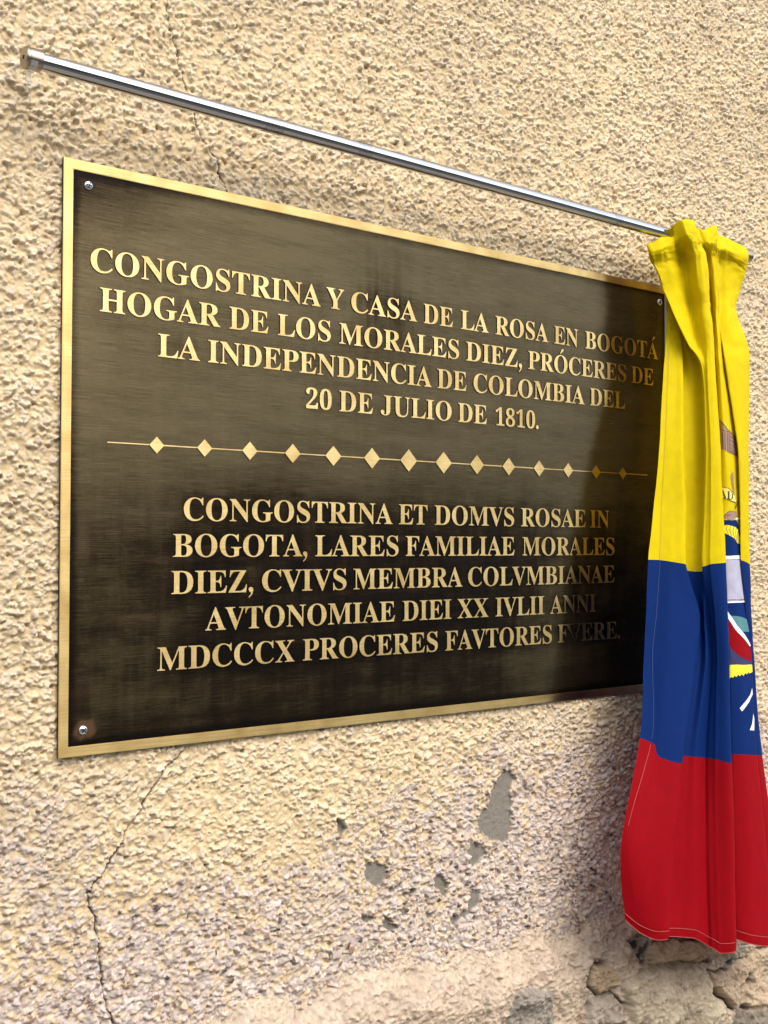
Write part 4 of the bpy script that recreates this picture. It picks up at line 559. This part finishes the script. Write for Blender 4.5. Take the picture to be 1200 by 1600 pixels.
for cx, cz in ((0.026, 1.3178),): cop = np.maximum(cop, 2.4 * sstep(0.0125, 0.007, np.hypot((GX - cx - 0.002) * 0.9, GZ - cz) + 0.003 * fbm(GX / 0.006, GZ / 0.006, 309, 2)))
pt = NT("patinated_bronze")
tan = pt.n("ShaderNodeTangent", direction_type='UV_MAP', uv_map="UVMap"); pt.l(tan.outputs[0], pt.p.inputs["Tangent"])
a = pt.n("ShaderNodeAttribute", attribute_name="patina_sheen"); ac = pt.n("ShaderNodeAttribute", attribute_name="copper")
g1 = pt.noise(1.0, 4, 0.65, sc=(30, 1, 1100)); g2 = pt.noise(1.0, 4, 0.6, sc=(420, 1, 28)); g3 = pt.noise(350, 3, 0.6)
f = pt.math('ADD', a.outputs["Fac"], pt.math('MULTIPLY', pt.math('SUBTRACT', g1.outputs[0], 0.5), 1.05))
f = pt.math('ADD', f, pt.math('MULTIPLY', pt.math('MULTIPLY', pt.math('SUBTRACT', g2.outputs[0], 0.5), 0.3), a.outputs["Fac"]))
f = pt.math('ADD', f, pt.math('MULTIPLY', pt.math('SUBTRACT', g3.outputs[0], 0.5), 0.3))
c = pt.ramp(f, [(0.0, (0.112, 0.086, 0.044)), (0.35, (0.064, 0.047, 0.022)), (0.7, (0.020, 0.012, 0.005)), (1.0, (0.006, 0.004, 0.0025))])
c = pt.mix(pt.math('MULTIPLY', pt.math('MULTIPLY', ac.outputs["Fac"], g1.outputs[0]), 0.55), c, (0.15, 0.080, 0.040))
pt.set(Base_Color=c, Metallic=0.9, Anisotropic=1.0, Roughness=pt.math('ADD', 0.24, pt.math('MULTIPLY', g1.outputs[0], 0.08)))
pt.bump(g1.outputs[0], 0.15, 0.0004)
put("etched_ground", grid_mesh("etched_ground", GX, np.full(GX.shape, GD), GZ, {"patina_sheen": pat, "copper": cop}, uv=(GZ, GX)), plaque, [pt.m])

# border with mitred corners and a solid back plate
bm = bmesh.new()
o_ = [(0, PL_B), (PL_W, PL_B), (PL_W, PL_T), (0, PL_T)]; i_ = [(BW, PL_B + BW), (PL_W - BW, PL_B + BW), (PL_W - BW, PL_T - BW), (BW, PL_T - BW)]
O = [bm.verts.new((x, 0, z)) for x, z in o_]; I = [bm.verts.new((x, 0, z)) for x, z in i_]
OB = [bm.verts.new((x, 0.0038, z)) for x, z in o_]; IB = [bm.verts.new((x, GD + 0.0003, z)) for x, z in i_]
for k in range(4):
    n = (k + 1) % 4
    bm.faces.new((O[k], O[n], I[n], I[k]))
    for q in ((O[k], OB[k], OB[n], O[n]), (I[k], I[n], IB[n], IB[k])): bm.faces.new(q).material_index = 1
bm.faces.new(OB).material_index = 1
bmesh.ops.recalc_face_normals(bm, faces=bm.faces)
bmesh.ops.bevel(bm, geom=[e for e in bm.edges if all(abs(v.co.y) < 1e-6 for v in e.verts) and len({f.material_index for f in e.link_faces}) == 2], offset=0.0005, segments=2, affect='EDGES', material=0)
me = bpy.data.meshes.new("border"); bm.to_mesh(me); bm.free(); uv_xz(me)
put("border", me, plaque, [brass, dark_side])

def relief(name, polys, parent, mat, depth=GD + 0.0002, y0=0.0):
    """raised flat shape: the outlines filled and extruded, standing up from the etched ground to y = 0"""
    cu = bpy.data.curves.new(name, 'CURVE'); cu.dimensions = '2D'; cu.fill_mode = 'BOTH'
    cu.extrude = depth / 2
    for p in polys:
        s = cu.splines.new('POLY'); s.points.add(len(p) - 1)
        for q, (x, z) in zip(s.points, p): q.co = (x, z, 0, 1)
        s.use_cyclic_u = True
    tmp = bpy.data.objects.new(name, cu); COL.objects.link(tmp)
    dg = bpy.context.evaluated_depsgraph_get()
    me = bpy.data.meshes.new_from_object(tmp.evaluated_get(dg))
    bpy.data.objects.remove(tmp); bpy.data.curves.remove(cu)
    n = len(me.vertices); co = np.empty(n * 3, np.float32); me.vertices.foreach_get("co", co); co = co.reshape(-1, 3)
    new = np.stack([co[:, 0], y0 + depth / 2 - co[:, 2], co[:, 1]], 1)
    me.vertices.foreach_set("co", new.ravel().astype(np.float32)); me.update()
    bm = bmesh.new(); bm.from_mesh(me)
    bmesh.ops.remove_doubles(bm, verts=bm.verts, dist=1e-6)
    bmesh.ops.recalc_face_normals(bm, faces=bm.faces)
    if sum(f.normal.y * f.calc_area() for f in bm.faces if f.calc_center_median().y < y0 + 1e-5) > 0: bmesh.ops.reverse_faces(bm, faces=bm.faces)
    for f in bm.faces:
        f.material_index = 0 if abs(f.normal.y) > 0.5 else 1; f.smooth = False
    bm.to_mesh(me); bm.free(); me.name = name
    uv_xz(me)
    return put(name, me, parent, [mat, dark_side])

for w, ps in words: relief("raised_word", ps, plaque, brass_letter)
DZ = 1.6081
relief("divider_line", [[(0.0493, DZ - 0.0006), (0.8993, DZ - 0.0006), (0.8993, DZ + 0.0006), (0.0493, DZ + 0.0006)]], plaque, brass_letter, 0.0008, 0.0005)
for k in range(14):
    cx = 0.1047 + k * (0.8439 - 0.1047) / 13
    q = (0.0089, 0.0095, 0.0102, 0.0110, 0.0118, 0.0125, 0.0138, 0.0138, 0.0125, 0.0117, 0.0108, 0.0101, 0.0095, 0.0089)[k]    # larger towards the middle
    relief("diamond", [[(cx, DZ - q), (cx + q * 0.97, DZ), (cx, DZ + q), (cx - q * 0.97, DZ)]], plaque, brass_letter)

# cross-head screws in the corners
steel = NT("zinc_steel"); steel.set(Base_Color=(0.72, 0.74, 0.76), Metallic=1.0, Roughness=0.25); steel = steel.m
def screw_mesh():
    bm = bmesh.new()
    R = 0.0046
    prof = [(0.0, 0.0047), (0.0007, 0.0047)] + [(0.0007 + 0.0021 * math.sin(t), R * math.cos(t)) for t in np.linspace(0.08, math.pi / 2, 9)[:-1]] + [(0.0028, 0.0)]
    bm_lathe(bm, prof, (0, 0, 0), (0, -1, 0), 28)
    for s in (0.0, math.pi / 2):                                  # the cross recess, dark
        vs = bm_box(bm, (-0.0029, -0.00298, -0.0007), (0.0029, -0.0019, 0.0007), 1)
        bmesh.ops.rotate(bm, verts=vs, cent=(0, 0, 0), matrix=Matrix.Rotation(s + 0.25, 3, 'Y'))
        if s: bmesh.ops.translate(bm, verts=vs, vec=(0, 0.00003, 0))
    bmesh.ops.recalc_face_normals(bm, faces=bm.faces)
    me = bpy.data.meshes.new("screw"); bm.to_mesh(me); bm.free(); me.set_sharp_from_angle(angle=math.radians(38))
    me.materials.append(steel); me.materials.append(dark_side)
    return me
sm = screw_mesh()
for k, (x, z) in enumerate(((0.0266, 1.8682), (0.026, 1.3178), (0.930, 1.8681), (0.927, 1.3178))):
    o = put("screw", sm, plaque); o.location = (x, GD, z); o.rotation_euler = (0, 0.5 * k, 0)

# ================================================================== the curtain rod
rod = thing("curtain_rod", "polished chrome curtain rod mounted level on the wall above the plaque", "rod", (0, 0, 0))
chrome = NT("chrome")
cn = chrome.noise(40, 3); cs = chrome.noise(1.0, 3, 0.6, sc=(6, 900, 900))
chrome.set(Base_Color=chrome.ramp(cs.outputs[0], [(0.3, (0.46, 0.465, 0.48)), (0.7, (0.56, 0.565, 0.58))]), Metallic=1.0,
           Roughness=chrome.math('ADD', 0.03, chrome.math('MULTIPLY', cn.outputs[0], 0.06)))
chrome = chrome.m
nickel = NT("satin_nickel"); nn = nickel.noise(1.0, 3, sc=(900, 60, 60)); nickel.set(Base_Color=(0.38, 0.33, 0.27), Metallic=1.0, Roughness=0.28); nickel.bump(nn.outputs[0], 0.08, 0.0003); nickel = nickel.m
black = NT("hole_black"); black.set(Base_Color=(0.01, 0.01, 0.01), Roughness=0.9); black = black.m
RA = Vector((-0.0600, -0.050, 1.9603)); RB = Vector((1.080, -0.050, 1.9507))
AX = (RB - RA).normalized(); RL = (RB - RA).length
bm = bmesh.new(); bm_lathe(bm, [(0.002, 0.0), (0.002, 0.0083), (RL - 0.002, 0.0083), (RL - 0.002, 0.0)], RA, AX, 48)
from_bm("tube", bm, rod, [chrome])
for P0, D in ((RA, AX), (RB, -AX)):
    bm = bmesh.new()
    bm_lathe(bm, [(-0.0010, 0.0), (-0.0010, 0.0095), (0.0, 0.0103), (0.0016, 0.0103), (0.0018, 0.0099), (0.0026, 0.0099), (0.0028, 0.0103), (0.0150, 0.0103), (0.0156, 0.0096), (0.0156, 0.0)], P0, D, 48)
    c_ = from_bm("end_cap", bm, rod, [nickel])
    bm = bmesh.new(); bm_lathe(bm, [(-0.0013, 0.0), (-0.0013, 0.0019), (-0.0005, 0.0019)], P0, D, 20)
    from_bm("hole", bm, c_, [black])
tape = NT("clear_tape"); tn = tape.noise(160, 3)
tape.set(Base_Color=(0.9, 0.9, 0.9), Roughness=0.22, Transmission_Weight=1.0, IOR=1.12)
tape.bump(tn.outputs[0], 0.5, 0.0006); tape = tape.m
for t0, t1 in ((0.262, 0.285), (0.387, 0.407), (0.825, 0.840)):
    bm = bmesh.new(); bm_lathe(bm, [(t0, 0.0084), (t1, 0.0084), (t1, 0.0088), (t0, 0.0088), (t0, 0.0084)], RA, AX, 40)
    from_bm("clear_tape", bm, rod, [tape])
# bent clear hook under the left end
plastic = NT("clear_plastic"); plastic.set(Base_Color=(0.92, 0.94, 0.96), Roughness=0.12, Transmission_Weight=0.85, IOR=1.35); plastic = plastic.m
for tx in (0.006,):
    c0 = RA + AX * tx
    bm = bmesh.new()
    path = [(math.cos(a) * 0.0118, math.sin(a) * 0.0118) for a in np.linspace(math.pi * 1.15, math.pi * 2.0, 14)] + [(0.024, 0.000), (0.040, 0.000), (0.0555, 0.000)]
    ring = []
    for k, (y, z) in enumerate(path):
        a = path[max(0, k - 1)]; b = path[min(len(path) - 1, k + 1)]
        tx_, tz_ = b[0] - a[0], b[1] - a[1]; L = math.hypot(tx_, tz_); n_ = (-tz_ / L * 0.0007, tx_ / L * 0.0007)
        ring.append([bm.verts.new(c0 + Vector((sx + max(0.0, y - 0.01) * 0.42, y + sn * n_[0], z + sn * n_[1]))) for sx, sn in ((-0.003, -1), (0.003, -1), (0.003, 1), (-0.003, 1))])
    for A, B in zip(ring[:-1], ring[1:]):
        for k in range(4): bm.faces.new((A[k], A[(k + 1) % 4], B[(k + 1) % 4], B[k])).smooth = True
    bm.faces.new(ring[0]); bm.faces.new(ring[-1][::-1])
    from_bm("hook", bm, rod, [plastic])

# ================================================================== the flag
flag = thing("hanging_flag", "yellow, blue and red flag with a crest, hanging gathered on the chrome rod", "flag", (1.05, -0.05, 1.95))
NETA = np.array(NET, np.float64)                                   # rows from the back of the sleeve down, columns across the folds

def cr1(P, t, ax, tau=0.42):
    n = P.shape[ax]
    i = np.clip(np.floor(t).astype(int), 0, n - 2); f = t - i
    g = lambda k: np.take(P, np.clip(k, 0, n - 1), axis=ax)
    p0, p1, p2, p3 = g(i - 1), g(i), g(i + 1), g(i + 2)
    m1 = tau * (p2 - p0); m2 = tau * (p3 - p1)
    sh = [1] * P.ndim; sh[ax] = len(t); f = f.reshape(sh)
    return (2 * f ** 3 - 3 * f ** 2 + 1) * p1 + (f ** 3 - 2 * f ** 2 + f) * m1 + (-2 * f ** 3 + 3 * f ** 2) * p2 + (f ** 3 - f ** 2) * m2

NR, NC = NETA.shape[:2]
def crumple(u, v):
    k = np.exp(-((v - 3.2) / 1.7) ** 2)
    a = 0.0030 * fbm(u / 0.8 + 0.6 * v, v / 0.45, 401, 3) * k + 0.0011 * fbm(u / 1.3 + 0.2 * v, v / 0.5, 403, 4)
    a = a + 0.0062 * (np.abs(fbm(u / 0.50 + 0.25 * v, v / 2.6, 405, 2)) - 0.2) * np.exp(-((v - 3.4) / 1.4) ** 2)      # gathers of the sleeve
    ln = 4.0 - 0.12 * np.sin(u * 1.9) + 0.25 * fbm(u / 1.1, u * 0, 407, 2)
    a = a - 0.0014 * np.exp(-((v - ln) / 0.13) ** 2) * (0.6 + fbm(u / 0.7, u * 0, 409, 2))
    a = a + 0.0010 * (np.abs(fbm(u / 1.3 - 0.35 * v, v / 0.9, 411, 2)) - 0.2) * np.exp(-((v - 6.5) / 2.5) ** 2)
    return a + 0.0012 * np.exp(-((v - 16.82) / 0.16) ** 2)
NU, NV = 19 * 12 + 1, 17 * 20 + 1
UU = np.linspace(0, NC - 1, NU); VV = np.linspace(0, NR - 1, NV)
SURF = cr1(cr1(NETA, VV, 0), UU, 1)
_uu, _vv = np.meshgrid(UU, VV)
SURF[..., 1] -= crumple(_uu, _vv)
SURF[..., 2] += 0.0030 * fbm(_uu / 0.7, _vv * 0, 413, 2) * np.exp(-((_vv - 2.0) / 0.5) ** 2)      # frayed ruffle along the top

def S(u, v):
    """point on the cloth, bilinear in the fine surface"""
    a = np.clip(np.asarray(u, float) / (NC - 1) * (NU - 1), 0, NU - 1.001); b = np.clip(np.asarray(v, float) / (NR - 1) * (NV - 1), 0, NV - 1.001)
    i, j = a.astype(int), b.astype(int); f, g = (a - i)[..., None], (b - j)[..., None]
    return (SURF[j, i] * (1 - f) + SURF[j, i + 1] * f) * (1 - g) + (SURF[j + 1, i] * (1 - f) + SURF[j + 1, i + 1] * f) * g

def cloth(name, c1, rough=0.72):
    t = NT(name)
    w = t.n("ShaderNodeTexWave"); w.inputs["Scale"].default_value = 420; w.inputs["Distortion"].default_value = 0.4
    w.bands_direction = 'Z'
    tc = t.n("ShaderNodeTexCoord"); t.l(tc.outputs["Object"], w.inputs["Vector"])
    n = t.noise(70, 3)
    a = tuple(c * 0.93 for c in c1)
    col = t.ramp(n.outputs[0], [(0.35, a), (0.65, c1)])
    t.set(Base_Color=col, Roughness=rough, Sheen_Weight=0.0, Sheen_Roughness=0.5, Specular_IOR_Level=0.09)
    t.bump(w.outputs[1], 0.10, 0.0004)
    tr = t.n("ShaderNodeBsdfTranslucent"); t.l(col, tr.inputs[0])
    mx = t.n("ShaderNodeMixShader"); mx.inputs[0].default_value = 0.18
    out = t.t.nodes["Material Output"]
    t.l(t.p.outputs[0], mx.inputs[1]); t.l(tr.outputs[0], mx.inputs[2]); t.l(mx.outputs[0], out.inputs[0])
    return t.m
YEL, BLU, RED = (0.63, 0.485, 0.003), (0.002, 0.020, 0.120), (0.27, 0.0008, 0.005)
my, mb, mr = cloth("yellow_cloth", YEL), cloth("blue_cloth", BLU), cloth("red_cloth", RED)
FL = np.array((1.05, -0.05, 1.95))
def band(name, v0, v1, mat):
    j0, j1 = int(round(v0 / (NR - 1) * (NV - 1))), int(round(v1 / (NR - 1) * (NV - 1)))
    G = SURF[j0:j1 + 1] - FL
    me = grid_mesh(name, G[..., 0], G[..., 1], G[..., 2])
    o = put(name, me, flag, [mat])
    return o
b_y = band("yellow_band", 0, 12, my); b_b = band("blue_band", 12, 15, mb); b_r = band("red_band", 15, 17, mr)

def on_cloth(bm, pts, mi, off=0.0006, cuts=2):
    """a flat figure given in cloth coordinates (u, v), laid on the cloth"""
    b2 = bmesh.new()
    vs = [b2.verts.new((u, v, 0)) for u, v in pts]
    es = [b2.edges.new((vs[k], vs[(k + 1) % len(vs)])) for k in range(len(vs))]
    bmesh.ops.triangle_fill(b2, edges=es, use_beauty=True)
    for _ in range(cuts):
        bmesh.ops.subdivide_edges(b2, edges=b2.edges[:], cuts=1, use_grid_fill=True)
    bmesh.ops.triangulate(b2, faces=b2.faces[:])
    uv = np.array([v.co[:2] for v in b2.verts])
    p = S(uv[:, 0], uv[:, 1]); e = 0.02
    du = S(uv[:, 0] + e, uv[:, 1]) - S(uv[:, 0] - e, uv[:, 1]); dv = S(uv[:, 0], uv[:, 1] + e) - S(uv[:, 0], uv[:, 1] - e)
    n = np.cross(du, dv); n /= np.linalg.norm(n, axis=1)[:, None] + 1e-12
    n *= np.where((n @ np.array((-0.6, -0.8, 0))) < 0, -1, 1)[:, None]
    p = p + n * off - FL
    nv = [bm.verts.new(q) for q in p]
    b2.verts.index_update()
    for f in b2.faces:
        g = bm.faces.new([nv[v.index] for v in f.verts]); g.material_index = mi; g.smooth = True
    b2.free()

def ribbon(bm, pts, w, mi, off=0.0008):
    """a thin stripe of real width w along (u, v) points"""
    P3 = S(np.array([p[0] for p in pts]), np.array([p[1] for p in pts])) + np.array((-0.6, -0.8, 0)) * off - FL
    n = len(P3); L = []
    for k in range(n):
        t = P3[min(n - 1, k + 1)] - P3[max(0, k - 1)]
        s = np.cross(t, (-0.6, -0.8, 0)); s = s / (np.linalg.norm(s) + 1e-12) * w / 2
        L.append((bm.verts.new(P3[k] - s), bm.verts.new(P3[k] + s)))
    for A, B in zip(L[:-1], L[1:]):
        f = bm.faces.new((A[0], A[1], B[1], B[0])); f.material_index = mi

# stitched hem lines
thread = flat("pale_thread", (0.40, 0.06, 0.05), 0.8); thread_y = flat("ochre_thread", (0.45, 0.33, 0.03), 0.8); thread_b = flat("grey_thread", (0.02, 0.045, 0.15), 0.8)
for v in (16.84, 16.985):
    for u0, u1 in ((0.05, 10.9), (12.1, 16.9)):
        bm = bmesh.new(); ribbon(bm, [(u, v) for u in np.linspace(u0, u1, 150)], 0.0009, 0)
        from_bm("hem_stitching", bm, flag, [thread])
for v0, v1, mi in ((8.0, 11.98, 1), (12.02, 14.95, 2), (15.02, 15.8, 0)):
    bm = bmesh.new(); ribbon(bm, [(1.0 - 0.5 * max(0, v - 14.2) / 1.6, v) for v in np.linspace(v0, v1, 120)], 0.0006, 0)
    from_bm("hem_stitching", bm, flag, [[thread, thread_y, thread_b][mi]])

# white heading tape showing past the cloth's edge beside the plaque
bm = bmesh.new()
L_ = [[bm.verts.new(Vector(q) - Vector(FL)) for q in p] for p in TAPE]
for A_, B_ in zip(L_[:-1], L_[1:]): bm.faces.new((A_[0], A_[1], B_[1], B_[0])).smooth = True
from_bm("heading_tape", bm, flag, [flat("white_canvas", (0.66, 0.66, 0.70), 0.8)])

# what shows of the crest between the folds
cm = [flat("crest_brown", (0.25, 0.15, 0.105), 0.7), flat("crest_dark_line", (0.035, 0.025, 0.02), 0.7), flat("crest_pale_yellow", (0.74, 0.62, 0.14), 0.7),
      mb, flat("crest_white", (0.72, 0.73, 0.78), 0.7), flat("crest_lilac_grey", (0.34, 0.33, 0.42), 0.7), flat("crest_teal", (0.05, 0.17, 0.19), 0.7), mr,
      flat("crest_navy", (0.012, 0.012, 0.07), 0.7), flat("crest_yellow", (0.72, 0.60, 0.02), 0.7)]
EMB_KIND = {"condor_wing": 0, "banner": 1, "shield": 2, "lower_banner": 3}
for name, figs in EMBLEM:
    bm = bmesh.new()
    for mi, lay, pts in figs: on_cloth(bm, [tuple(q) for q in pts], mi, 0.0005 + 0.00022 * lay)
    from_bm(name, bm, flag, cm)
#END
